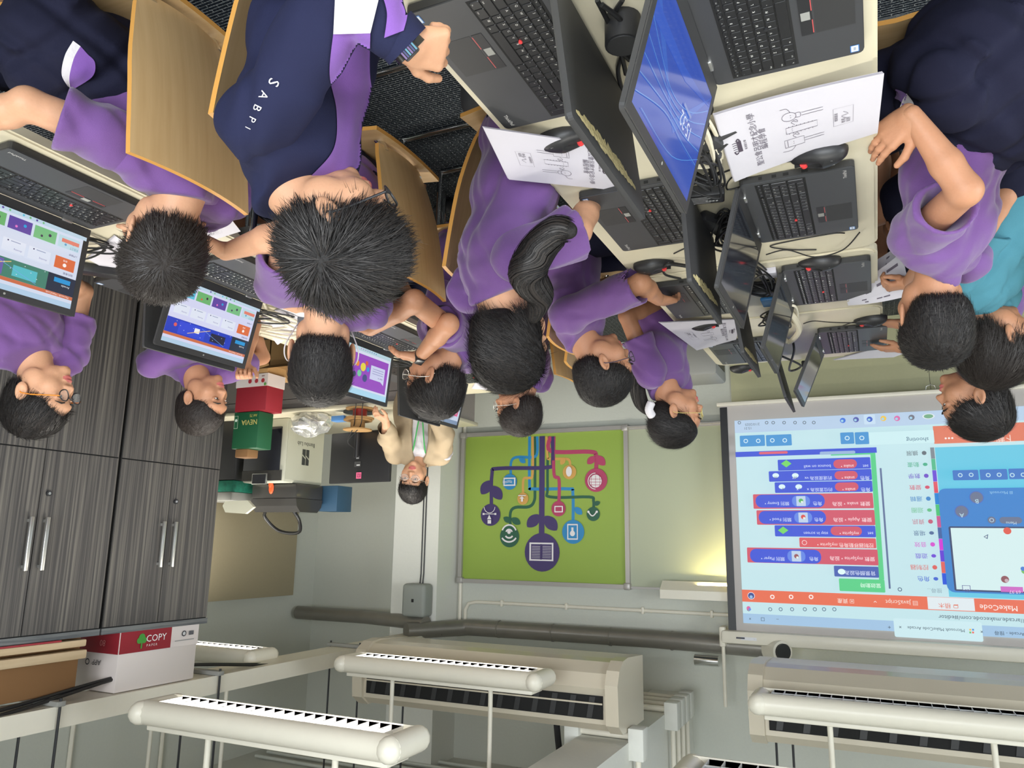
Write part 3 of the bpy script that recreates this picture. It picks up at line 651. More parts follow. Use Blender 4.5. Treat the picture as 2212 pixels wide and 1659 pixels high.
def make_chair(label):
    t = thing('plywood_chair', label, 'chair')
    def shell(name, fn, nu, nv, w):
        V = []; b = MB()
        for s_ in (0, 1):
            for i in range(nu+1):
                for j in range(nv+1): V.append(fn(i/nu, j/nv*2-1, s_))
        k = (nu+1)*(nv+1); F1 = []; F2 = []; ed = []
        for i in range(nu):
            for j in range(nv):
                a = i*(nv+1)+j; F1.append((a, a+1, a+nv+2, a+nv+1)); F2.append((k+a, k+a+nv+1, k+a+nv+2, k+a+1))
        rim = [j for j in range(nv+1)]+[i*(nv+1)+nv for i in range(1, nu+1)]+[nu*(nv+1)+j for j in range(nv-1, -1, -1)]+[i*(nv+1) for i in range(nu-1, 0, -1)]
        for a, c in zip(rim, rim[1:]+rim[:1]): ed.append((a, k+a, k+c, c))
        b.add(V, F1+F2, 'wood', True); b.add(V, ed, 'wood_edge', False); return b.build(name, t)
    th = .012
    def seat(u, v, s_):     # u front->back
        w_ = .185-.012*u; y = .20-.40*u; z = .435+.012*v*v-.018*math.sin(u*PI)-.02*max(0, .15-u)/.15
        return (v*w_, y, z-(th if s_ == 0 else 0))
    def back(u, v, s_):     # u bottom->top
        w_ = (.115+.038*min(1, u*2.2)**.6)+.006*max(0, u-.5)
        y = -.185-.055*u-.02*(1-v*v)+.03*(1-u)**3; z = .45+.41*u+(.0 if u < .9 else .0)
        if u > .99: w_ = .155
        return (v*w_, y-(th if s_ == 0 else 0), z)
    shell('seat', seat, 10, 10, 0); shell('backrest', back, 10, 12, 0)
    f = MB()
    for sx in (-1, 1):
        x = sx*.150
        f.tube(smooth_path([(sx*.09, -.175, .47), (sx*.09, -.15, .43), (sx*.12, -.1, .405), (x, .16, .405), (x, .2, .38), (x, .2, .03), (x, .17, .012), (x, -.2, .012)], 5), .011, 'chrome', 10)
    f.cyl((-.165, -.2, .012), (.165, -.2, .012), .011, 'chrome', 10).cyl((-.165, .05, .41), (.165, .05, .41), .009, 'chrome', 10); f.build('frame', t)
    return t
c0 = make_chair('x')
R_ = math.radians
chairs = [(1.485, 1.06, -90, 'plywood chair with the big back nearest to the camera on the right'),
 (.74, 1.02, 90, 'plywood chair under the person in the navy and purple jacket'),
 (1.39, 1.79, -90, 'plywood chair seen edge on beside the spiky haired head, facing the right table'),
 (.745, 1.83, 90, 'plywood chair of the person with the long ponytail'),
 (.76, 2.59, 90, 'plywood chair behind the person with dark purple glasses at the left table'),
 (.84, 2.97, 90, 'plywood chair just beyond the one of the person with dark purple glasses'),
 (1.46, 3.18, -90, 'plywood chair of the far person with silver glasses in the right row'),
 (1.40, 2.50, -90, 'plywood chair of the person wearing a wrist watch'),
 (-.24, 1.90, -90, 'plywood chair at the left edge of the left table with navy cloth on its seat'),
 (-.36, 2.66, -90, 'plywood chair of the person in the teal shirt'),
 (-.38, 3.25, -90, 'plywood chair of the far left person turned to the screen'),]
for i, (x, y, a, lb) in enumerate(chairs):
    if i == 0: c0.location = (x, y, 0); c0.rotation_euler = (0, 0, R_(a)); c0['label'] = lb; c0['group'] = 'plywood chairs'
    else: dup(c0, (x, y, 0), R_(a), label=lb)

# ---- cabinets
def cabinet(y0, y1, label, ym, parts=True):
    t = thing('storage_cabinet', label, 'cabinet', (3.2, 0, 0), 0, 'dark cabinets along the right wall')
    MB().bb(.02, .45, y0, y1, 0, 1.985, 'cabinet').build('body', t)
    MB().bb(-.004, .45, y0, y1, 1.985, 2.012, 'cab_edge').build('top_board', t)
    MB().bb(.005, .02, y0+.003, y1-.003, 0, 2.0, 'shadow_gap').build('door_gap', t)
    for z0, z1 in ((.06, 1.212), (1.218, 1.98)):
        for a, b_, hy in ((y0+.006, ym-.002, ym-.035), (ym+.002, y1-.006, ym+.035)):
            d = MB().bb(-.002, .012, a, b_, z0, z1, 'cabinet').build('door', t)
            hz0, hz1 = (1.50, 1.72) if z0 > 1 else (.78, .98)
            if z0 > 1:
                MB().bb(-.03, -.018, hy-.008, hy+.008, hz0, hz1, 'silver', .002).bb(-.02, -.002, hy-.005, hy+.005, hz0+.01, hz0+.022, 'silver').bb(-.02, -.002, hy-.005, hy+.005, hz1-.022, hz1-.01, 'silver').build('handle', d)
            if hy > ym:
                zz = 1.40 if z0 > 1 else 1.03
                MB().cyl((-.010, hy+.0, zz), (-.002, hy, zz), .012, 'black', 14).cyl((-.013, hy, zz), (-.010, hy, zz), .006, 'silver', 10).build('lock', d)
cabinet(2.50, 3.115, 'dark grained storage cabinet farthest from the camera, beside the cardboard cartons', 2.80)
cabinet(1.75, 2.49, 'dark grained storage cabinet behind the person with orange framed glasses', 2.13)
cabinet(.95, 1.74, 'dark grained storage cabinet nearest to the camera on the right', 1.35)
# ---- things on the cabinets
t = thing('paper_carton', 'white and red copy paper carton with a green tree mark on top of the cabinets', 'carton', (3.22, 2.81, 2.012))
MB().bb(0, .36, -.19, .27, 0, .27, 'hpwhite', .004).build('carton_body', t)
MB().bb(-.003, .362, -.193, .273, .0, .10, 'hpwhite').bb(-.004, 0, -.19, .10, 0, .10, 'hpred').bb(0, .36, -.195, -.19, 0, .10, 'hpred').build('lid', t)
cv = Canvas((3.214, 2.81, 2.012), (0, 1, 0), (0, 0, -1), 0, .0004)
cv.text((-.05, -.058), .045, 'COPY', (240, 240, 240)); cv.text((-.045, -.080), .016, 'P A P E R', (240, 230, 225)); cv.circ((-.075, -.035), .018, (70, 150, 60)); cv.circ((-.088, -.048), .014, (70, 150, 60)); cv.circ((-.062, -.048), .014, (70, 150, 60)); cv.rect((-.079, -.085), (-.071, -.05), (70, 150, 60))
cv.circ((.175, -.04), .014, (60, 60, 66)); cv.circ((.175, -.04), .009, (200, 200, 200)); cv.rect((.205, -.03), (.235, -.05), (90, 90, 95)); cv.rect((.12, -.07), (.24, -.074), (150, 150, 150))
o = cv.build('printed_lettering'); o.parent = t; o.matrix_parent_inverse = Matrix.Translation(t.location).inverted()
cv = Canvas((3.3, 2.61, 2.012), (1, 0, 0), (0, 0, 1), 0, .0004); cv.text((.02, .13), .035, 'APP', (50, 50, 54)); cv.ring((.11, .142), .012, .005, (50, 50, 54)); cv.text((.0, .04), .04, '80', (190, 110, 110))
o = cv.build('printed_mark'); o.parent = t; o.matrix_parent_inverse = Matrix.Translation(t.location).inverted()
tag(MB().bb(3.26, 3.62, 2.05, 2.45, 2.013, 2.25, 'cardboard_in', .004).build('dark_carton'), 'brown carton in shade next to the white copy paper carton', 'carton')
t = thing('picture_rail', 'pale wooden moulding lying on the cabinet tops at the right', 'wood strip', (3.2, 0, 2.05))
MB().bb(-.03, .03, 1.1, 2.42, .012, .05, 'pale_wood', .006).bb(-.02, .03, 1.1, 2.42, -.03, .0, 'pale_wood', .006).build('moulding', t); MB().bb(-.02, .02, 1.1, 2.3, -.037, -.03, 'hpred').build('orange_band', t)

# ================================================================== LAPTOPS
LW, LD_ = .385, .252
KR = [  # rows from back to front: (y offset, key depth, [(width, legend)...])
 (0, .5, [(.9, 'Esc')]+[(.93, 'F%d' % i) for i in range(1, 13)]+[(.9, 'Ho'), (.9, 'End'), (.9, 'Ins'), (.9, 'Del')]),
 (.62, 1, [(1, c) for c in "`1234567890-="]+[(2, 'Bksp')]),
 (1.62, 1, [(1.5, 'Tab')]+[(1, c) for c in "QWERTYUIOP[]"]+[(1.5, '\\')]),
 (2.62, 1, [(1.75, 'Caps')]+[(1, c) for c in "ASDFGHJKL;'"]+[(2.25, 'Enter')]),
 (3.62, 1, [(2.25, 'Shift')]+[(1, c) for c in "ZXCVBNM,./"]+[(2.75, 'Shift')]),
 (4.62, 1, [(1, 'Fn'), (1.3, 'Ctrl'), (1, '⊞'), (1, 'Alt'), (5.2, ''), (1, 'Alt'), (1, 'Prt'), (1, 'Ctrl'), (.84, '‹'), (.83, '⌃'), (.83, '›')])]
NP = [['Num', '/', '*', '-'], ['7', '8', '9', '+'], ['4', '5', '6', '+'], ['1', '2', '3', '↵'], ['0', '0', '.', '↵']]
def laptop(label, group, X_, Y_, rz, lid, scr=None, detail=1, flip_logo=False, body='lap', pale_strip=False, plug=True):
    """local frame: user sits at -y, hinge at +y"""
    t = thing('laptop', label, 'laptop', (X_, Y_, TZ), rz, group)
    W, D = LW, LD_; h = .021
    b = MB(); b.prism(rrect(-W/2, -D/2, W/2, D/2, .010, 3), .003, h-.003, 'bezel').prism(rrect(-W/2+.001, -D/2+.001, W/2-.001, D/2-.001, .010, 3), h-.003, h, body)
    for sx in (-1, 1):
        for sy in (-1, 1): b.bb(sx*.16-.01, sx*.16+.01, sy*.1-.006, sy*.1+.006, 0, .003, 'black')
    b.build('base', t)
    for i, y in enumerate((-.02, .02, .045, .075)):
        for sx in (-1, 1): MB().bb(sx*(W/2-.001), sx*(W/2+.0008), y-.008+.002*i, y+.006, .007, .014, 'shadow_gap').build('port', t)
    # keyboard
    u = .0187; kx0 = -.1775; ky0 = D/2-.038
    k = MB(); k.bb(kx0-.003, kx0+19.05*u+.002, ky0-5.65*u-.003, ky0+.004, h-.001, h+.0004, 'shadow_gap')
    lg = MB() if detail else None
    gap = .0016
    def key(x, y, w_, d_, s):
        kx, ky = kx0+x*u, ky0-y*u; x0, x1, y0, y1 = kx+gap/2, kx+w_*u-gap/2, ky-d_*u+gap/2, ky-gap/2
        if detail > 0:
            P = rrect(x0, y0, x1, y1, .0022, 2); Q = rrect(x0+.0006, y0+.0006, x1-.0006, y1-.0006, .002, 2); n = len(P)
            k.add([(a, c, h+.0004) for a, c in P]+[(a, c, h+.0021) for a, c in Q], [tuple(range(n, 2*n))]+[(i, (i+1) % n, n+(i+1) % n, n+i) for i in range(n)], 'key')
        else: k.bb(x0, x1, y0, y1, h, h+.002, 'key')
        if lg and s:
            sz = (.0062 if len(s) == 1 and d_ == 1 else .0034 if d_ == 1 else .0026)
            if detail > 1 or (detail == 1):
                if detail > 1:
                    V, Fs, wd = text_mesh(s); ox, oy = x0+.0035, y1-.0078 if len(s) == 1 and d_ == 1 else y0+.003
                    lg.add([(ox+a*sz, oy+c*sz, h+.0023) for a, c in V], Fs, 'legend')
                else: lg.add([(x0+.003, y1-.007, h+.0023), (x0+.003+.0022*min(3, len(s)), y1-.007, h+.0023), (x0+.003+.0022*min(3, len(s)), y1-.0035, h+.0023), (x0+.003, y1-.0035, h+.0023)], [(0, 1, 2, 3)], 'legend')
    for yo, dd, row in KR:
        x = 0
        for w_, s in row: key(x, yo, w_, dd, s); x += w_
    for r, row in enumerate(NP):
        for c_, s in enumerate(row):
            if (s == '+' and r == 2) or (s == '↵' and r == 4) or (s == '0' and c_ == 1): continue
            key(15.2+c_*.95, .62+r, 1.9 if s == '0' else .95, 2 if s in '+↵' else 1, s)
    for i in range(4): key(15.2+i*.95, 0, .93, .5, '·')
    k.build('keyboard', t)
    if lg and lg.v: lg.build('key_legends', t)
    MB().cyl((kx0+6.35*u, ky0-3.62*u, h), (kx0+6.35*u, ky0-3.62*u, h+.0045), .0035, 'red' if detail and not flip_logo else 'black', 12).build('pointing_stick', t)
    tx = kx0+6.6*u
    MB().bb(tx-.05, tx+.05, -D/2+.012, -D/2+.072, h-.0004, h+.0004, 'bezel').build('touchpad', t)
    b = MB(); b.bb(tx-.05, tx+.05, -D/2+.075, -D/2+.094, h-.0004, h+.0008, 'black'); b.bb(tx-.046, tx-.012, -D/2+.0745, -D/2+.076, h, h+.0012, 'darkred').bb(tx+.012, tx+.046, -D/2+.0745, -D/2+.076, h, h+.0012, 'darkred').bb(tx-.010, tx+.010, -D/2+.078, -D/2+.092, h, h+.0012, 'grey_box' if detail > 1 else 'bezel'); b.build('touchpad_buttons', t)
    if detail:
        cv = Canvas((0, 0, h+.0005), (1, 0, 0), (0, 1, 0), 0, .0002); cv.text((W/2-.052, -D/2+.018), .011, 'ThinkPad', (210, 208, 205), d=(.88, .47) if 0 else (1, 0)); cv.build('logo', t)
        cv = Canvas((0, 0, h+.0003), (1, 0, 0), (0, 1, 0), 0, .0002); cv.rect((-W/2+.008, -D/2+.008), (-W/2+.028, -D/2+.022), (60, 120, 190), .001); cv.rect((-W/2+.010, -D/2+.0095), (-W/2+.0265, -D/2+.0205), (215, 225, 235)); cv.rect((-W/2+.014, -D/2+.013), (-W/2+.023, -D/2+.017), (150, 160, 180)); cv.build('sticker', t)
    # lid
    T_ = Matrix.Translation((0, D/2-.002, h+.002)) @ Matrix.Rotation(-lid, 4, 'X')
    lb = MB(); HL = .250
    lb.prism(rrect(-W/2, 0, W/2, HL, .008, 3), .0012, .0095, 'black_matte', T=T_ @ Matrix(((1, 0, 0, 0), (0, 0, -1, 0), (0, 1, 0, 0), (0, 0, 0, 1))) @ Matrix.Scale(-1, 4, (0, 0, 1)))
    l = lb.build('lid', t)
    # screen side faces -y (the user)
    fo = MB(); yb = -.0015
    def slab(x0, x1, z0, z1, y0, y1, m): fo.bb(x0, x1, y0, y1, z0, z1, m, T=T_)
    bw = .017; sb = .030; st = HL-.018
    slab(-W/2+.001, W/2-.001, .001, sb, yb, .001, 'bezel'); slab(-W/2+.001, W/2-.001, st, HL-.001, yb, .001, 'bezel')
    slab(-W/2+.001, -W/2+bw, sb, st, yb, .001, 'bezel'); slab(W/2-bw, W/2-.001, sb, st, yb, .001, 'bezel'); fo.build('bezel', l)
    MB().bb(-W/2+bw, W/2-bw, -.0008, .001, sb, st, 'screen_off', T=T_).build('display', l)
    MB().cyl(T_ @ Vector((0, -.002, HL-.009)), T_ @ Vector((0, -.0026, HL-.009)), .003, 'grey_box', 8).build('webcam', l)
    for sx in (-1, 1): MB().bb(sx*.12-.014, sx*.12+.014, D/2-.008, D/2+.002, h-.002, h+.007, 'silver', .002).build('hinge', t)
    if scr:
        o0 = T_ @ Vector((0, -.0009, 0)); cv = Canvas(o0, (1, 0, 0), T_.to_3x3() @ Vector((0, 0, 1)), .95, .0002)
        sw, s0, sh = W-2*bw, sb, st-sb
        scr(cv, lambda a, b_: (-sw/2+sw*a, s0+sh*b_), sh); cv.build('screen_picture', l)
    if pale_strip:  # pale ragged strip near the top edge of the lid back
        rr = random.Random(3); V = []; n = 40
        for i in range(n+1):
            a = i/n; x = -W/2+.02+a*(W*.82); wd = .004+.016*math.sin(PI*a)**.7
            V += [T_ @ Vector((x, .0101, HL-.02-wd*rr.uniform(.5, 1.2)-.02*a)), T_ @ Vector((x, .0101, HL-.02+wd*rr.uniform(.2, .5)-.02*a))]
        MB().add(V, [(2*i, 2*i+1, 2*i+3, 2*i+2) for i in range(n)], 'pale_strip').build('ragged_strip', l)
    return t
def scr_lock(cv, P, s):
    cv.rect(P(0, 0), P(1, 1), (36, 74, 176))
    for a, b_, c in ((.0, .75, (44, 92, 190)), (.1, .3, (40, 84, 190))):
        cv.poly([P(0, a), P(.45, b_), P(1, a+.25), P(1, a+.12), P(.5, b_-.08), P(0, a-.0)], c)
    for k in range(5):
        cv.line([P(0.02+.0*k, .15+.13*k), P(.3, .42+.07*k), P(.62, .52+.05*k), P(1, .35+.14*k)], s*.008, (84, 136, 206), k=6)
    cv.line([P(.0, .6), P(.4, .9), P(.9, .95)], s*.005, (84, 150, 220), k=6)
    cv.text(P(.20, .50), s*.17, '15:32', (206, 214, 236)); cv.rect(P(.26, .43), P(.40, .455), (110, 130, 190))
def scr_page(hero, fruit, tone=(214, 222, 240)):
    def f(cv, P, s):
        cv.rect(P(0, 0), P(1, 1), tone)
        cv.rect(P(0, .93), P(1, 1), (180, 208, 232)); cv.rect(P(0, .84), P(1, .885), (206, 110, 70)); cv.text(P(.03, .852), s*.035, 'Microsoft | MakeCode', (250, 230, 220))
        cv.rect(P(0, .60), P(1, .84), hero[0]); cv.rect(P(0, .60), P(.22, .84), (34, 44, 62)); cv.rect(P(.04, .64), P(.17, .70), (40, 150, 214)); cv.text(P(.04, .72), s*.04, 'Arcade', (235, 240, 245))
        cv.rect(P(.30, .66), P(.48, .80), hero[1]); cv.rect(P(.55, .62), P(.86, .82), hero[2]); cv.rect(P(.62, .66), P(.68, .74), (240, 240, 245), .002)
        cv.circ(P(.9, .70), s*.03, (220, 90, 90)); cv.line([P(.5, .63), P(.75, .78)], s*.01, (240, 200, 120)); cv.line([P(.3, .82), P(.6, .64)], s*.005, (120, 170, 240))
        for i in range(14): cv.circ(P(.25+.05*i, .62+.19*((i*7) % 10)/10), s*.006, (230, 235, 245), n=6)
        cv.text(P(.04, .55), s*.035, '我的專案', (70, 60, 110)); cv.rect(P(.04, .36), P(.20, .52), (222, 110, 60)); cv.circ(P(.12, .46), s*.025, (255, 245, 240)); cv.text(P(.12, .39), s*.03, '新增', (255, 245, 240), 'c')
        for i in range(4):
            x = .24+.19*i; cv.rect(P(x, .36), P(x+.165, .52), (226, 232, 246)); cv.text(P(x+.02, .47), s*.03, 'shooting', (120, 110, 170)); cv.circ(P(x+.13, .385), s*.010, (40, 30, 90), n=8); cv.rect(P(x+.04, .38), P(x+.11, .39), (150, 160, 190))
        cv.text(P(.04, .29), s*.03, '入門教學', (70, 60, 110)); cols = [(190, 220, 230), (120, 190, 130), (96, 70, 160), (110, 180, 110), (90, 190, 220)]
        for i in range(5):
            x = .04+.19*i; cv.rect(P(x, .08), P(x+.17, .24), cols[i]); cv.circ(P(x+.05, .15), s*.02, ((220, 110, 90), (60, 50, 80), (40, 160, 220), (60, 40, 60), (230, 200, 120))[i]); cv.circ(P(x+.11, .19), s*.016, ((90, 160, 200), (60, 50, 80), (230, 120, 200), (230, 80, 60), (60, 110, 200))[i])
        cv.text(P(.05, .20), s*.05, 'FIRST', (120, 160, 190)); cv.rect(P(.05, .12), P(.19, .17), (226, 130, 110))
        cv.rect(P(0, 0), P(1, .05), (190, 214, 230))
        for i in range(8): cv.circ(P(.30+.05*i, .025), s*.014, cols[i % 5], n=10)
    return f
def scr_purple(cv, P, s):
    cv.rect(P(0, 0), P(1, 1), (214, 220, 240)); cv.rect(P(0, .88), P(1, 1), (170, 214, 236)); cv.rect(P(0, .0), P(1, .08), (180, 210, 220)); cv.rect(P(.04, .14), P(.80, .84), (150, 70, 190))
    cv.poly([P(.10, .30), P(.40, .30), P(.40, .60), P(.17, .60), P(.10, .66)], (206, 210, 240)); cv.text(P(.13, .52), s*.035, '準備好了嗎', (70, 60, 130))
    for i in range(3): cv.rect(P(.13, .46-.05*i), P(.36, .47-.05*i), (130, 130, 180))
    for x, y, r, c in ((.5, .62, .08, (60, 70, 130)), (.56, .40, .09, (230, 214, 70)), (.62, .55, .07, (120, 200, 160)), (.46, .42, .05, (50, 150, 220)), (.5, .3, .05, (210, 90, 70)), (.68, .36, .06, (230, 140, 60)), (.72, .6, .06, (60, 60, 100))): cv.circ(P(x, y), s*r, c)
    for i in range(8): cv.circ(P(.34+.045*i, .04), s*.014, (60+20*i, 100, 180), n=10)
def scr_pink(cv, P, s):
    cv.rect(P(0, 0), P(1, 1), (196, 206, 228)); cv.rect(P(0, .9), P(1, 1), (120, 140, 170)); cv.rect(P(.05, .62), P(.16, .78), (226, 80, 140)); cv.circ(P(.105, .70), s*.03, (250, 220, 235))
    for i in range(5): cv.rect(P(.2, .5-.07*i), P(.3+.1*(i % 3), .53-.07*i), ((120, 200, 220), (230, 120, 130), (110, 120, 160))[i % 3])
    cv.rect(P(.08, .28), P(.14, .36), (50, 60, 90))
def scr_dark(c1, c2, c3):
    def f(cv, P, s):
        cv.rect(P(0, 0), P(1, 1), c1); cv.poly([P(.5, 0), P(.75, 0), P(1, .5), P(1, .8)], c2); cv.circ(P(.35, .45), s*.22, c3); cv.line([P(0, .2), P(.5, .55), P(1, .3)], s*.02, c2, k=5)
    return f
H90 = R_(90)
G1 = 'laptops on the left table row'; G2 = 'laptops on the right table row'
cx = lambda front, sgn: front+sgn*LD_/2
laptop('open laptop nearest at the table corner showing a blue lock screen with the time', G1, .085, 1.128, -H90, R_(15), scr_lock, 2, flip_logo=True)
laptop('open laptop at the left table edge beside the large black mouse, screen dark', G1, .111, 1.948, -H90, R_(14), None, 2, body='lap_blue')
laptop('open laptop at the left table edge partly covered by a held booklet', G1, .083, 2.594, -H90, R_(16), None, 1, body='lap_blue')
laptop('open laptop farthest on the left table edge under two typing hands', G1, .03, 3.385, -H90, R_(23), None, 1, body='lap_blue')
laptop('open laptop beside the navy jacket sleeve with a bright red pointing stick', G1, .508, 1.112, H90, R_(7), None, 2, pale_strip=True)
laptop('open laptop on the aisle side right beyond the booklet with line drawings', G1, .484, 1.86, H90, R_(3), None, 2, pale_strip=True)
laptop('open laptop on the aisle side in front of the person with the purple glasses', G1, .500, 2.60, H90, R_(8), None, 1, pale_strip=True)
laptop('open laptop on the aisle side at the far end of the left row', G1, .475, 3.43, H90, R_(12), None, 1, body='lap_blue')
laptop('open laptop nearest on the right table with a green page on screen', G2, 1.795, 1.128, -H90, R_(5), scr_page(((70, 130, 110), (90, 190, 200), (110, 96, 170)), 0), 2)
laptop('open laptop on the right table with a blue space game page on screen', G2, 1.818, 1.826, -H90, R_(14), scr_page(((30, 60, 190), (30, 30, 60), (40, 70, 214)), 1, (214, 216, 244)), 1)
laptop('open laptop on the right table with a purple picture page on screen', G2, 1.80, 2.645, -H90, R_(6), scr_purple, 1)
laptop('open laptop on the right table with a pink square on its pale screen', G2, 1.815, 3.385, -H90, R_(14), scr_pink, 1)
laptop('open laptop by the cabinets facing the person with orange framed glasses', G2, 2.205, 1.825, H90, R_(6), None, 1)
laptop('open laptop with a white label back to back with the purple page laptop', G2, 2.17, 3.24, H90, R_(4), None, 0)

# ================================================================== MICE
def mouse(x, y, a, label, cord=None, cl=''):
    t = thing('computer_mouse', label, 'mouse', (x, y, TZ), R_(a), 'black wired mice')
    n, k = 20, 10; V = []
    for i in range(k+1):
        s_ = i/k; z = .001+.036*s_
        for j in range(n):
            th = 2*PI*j/n; cx_, cy_ = math.cos(th), math.sin(th); f = (1-s_**2.6)**.5 if s_ < 1 else .0
            L = .060*f+.002; w_ = .034*f+.001
            V.append((w_*cx_*(1-.12*abs(cy_)), L*cy_-.006*s_, z*(1-.28*max(0, cy_))))
    Fs = [(i*n+j, i*n+(j+1) % n, (i+1)*n+(j+1) % n, (i+1)*n+j) for i in range(k) for j in range(n)]+[tuple(range(n))[::-1], tuple(k*n+j for j in range(n))]
    MB().add(V, Fs, 'black', True).build('shell', t)
    MB().cyl((-.005, .032, .0215), (.005, .032, .0215), .0075, 'red', 14).build('scroll_wheel', t)
    MB().bb(-.0006, .0006, .034, .052, .016, .024, 'shadow_gap').build('button_split', t)
    cv = Canvas((0, -.03, .0335), (1, 0, 0), (0, 1, 0), 0, .0002); cv.text((0, 0), .008, 'Lenovo', (190, 190, 190), 'c'); cv.build('logo', t)
    if cord: tag(MB().tube(smooth_path([(p[0], p[1], p[2] if len(p) > 2 else TZ+.003) for p in cord], 8), .0019, 'cable', 6).build('mouse_cable'), 'thin mouse cable '+cl, 'cable', 'mouse cables')
mouse(*onZ(1768, 338, TZ+.01)[:2], -80, 'big black mouse with a red wheel beside the second laptop on the left table edge', [(.09, 1.72), (.18, 1.70), (.25, 1.74), (.27, 1.80), (.22, 1.78), (.24, 1.70), (.33, 1.75)], 'looping by the big mouse at the left table edge')
mouse(*onZ(1222, 300, TZ+.01)[:2], 80, 'black mouse with a red wheel at the table edge beside the nearest aisle side laptop', [(.47, 1.40), (.42, 1.37), (.36, 1.34)], 'of the mouse on the aisle side booklet')
mouse(*onZ(1412, 574, TZ+.01)[:2], 78, 'black mouse beside the middle aisle side laptop of the left row', [(.49, 2.17), (.42, 2.13), (.33, 2.16), (.3, 2.2)], 'of the mouse beside the middle aisle side laptop')
mouse(*onZ(1770, 568, TZ+.01)[:2], -84, 'black mouse beyond the second laptop on the left table edge', [(.10, 2.30), (.17, 2.27), (.22, 2.22), (.15, 2.20), (.05, 2.19), (.02, 2.2)], 'of the mouse beyond the second left laptop')
mouse(*onZ(1523, 700, TZ+.01)[:2], 80, 'black mouse half under a lid in front of the third aisle side laptop', None)
mouse(*onZ(1880, 692, TZ+.01)[:2], -70, 'black mouse held by the far left hand', [(.0, 3.1, TZ+.01), (.06, 2.98, TZ+.06), (-.02, 2.86, TZ+.09), (.09, 2.95, TZ+.05), (.16, 3.05, TZ+.01), (.2, 3.1)], 'curling up near the far left hand')
mouse(*onZ(1605, 795, TZ+.01)[:2], 85, 'black mouse at the far end of the aisle side of the left row', None)

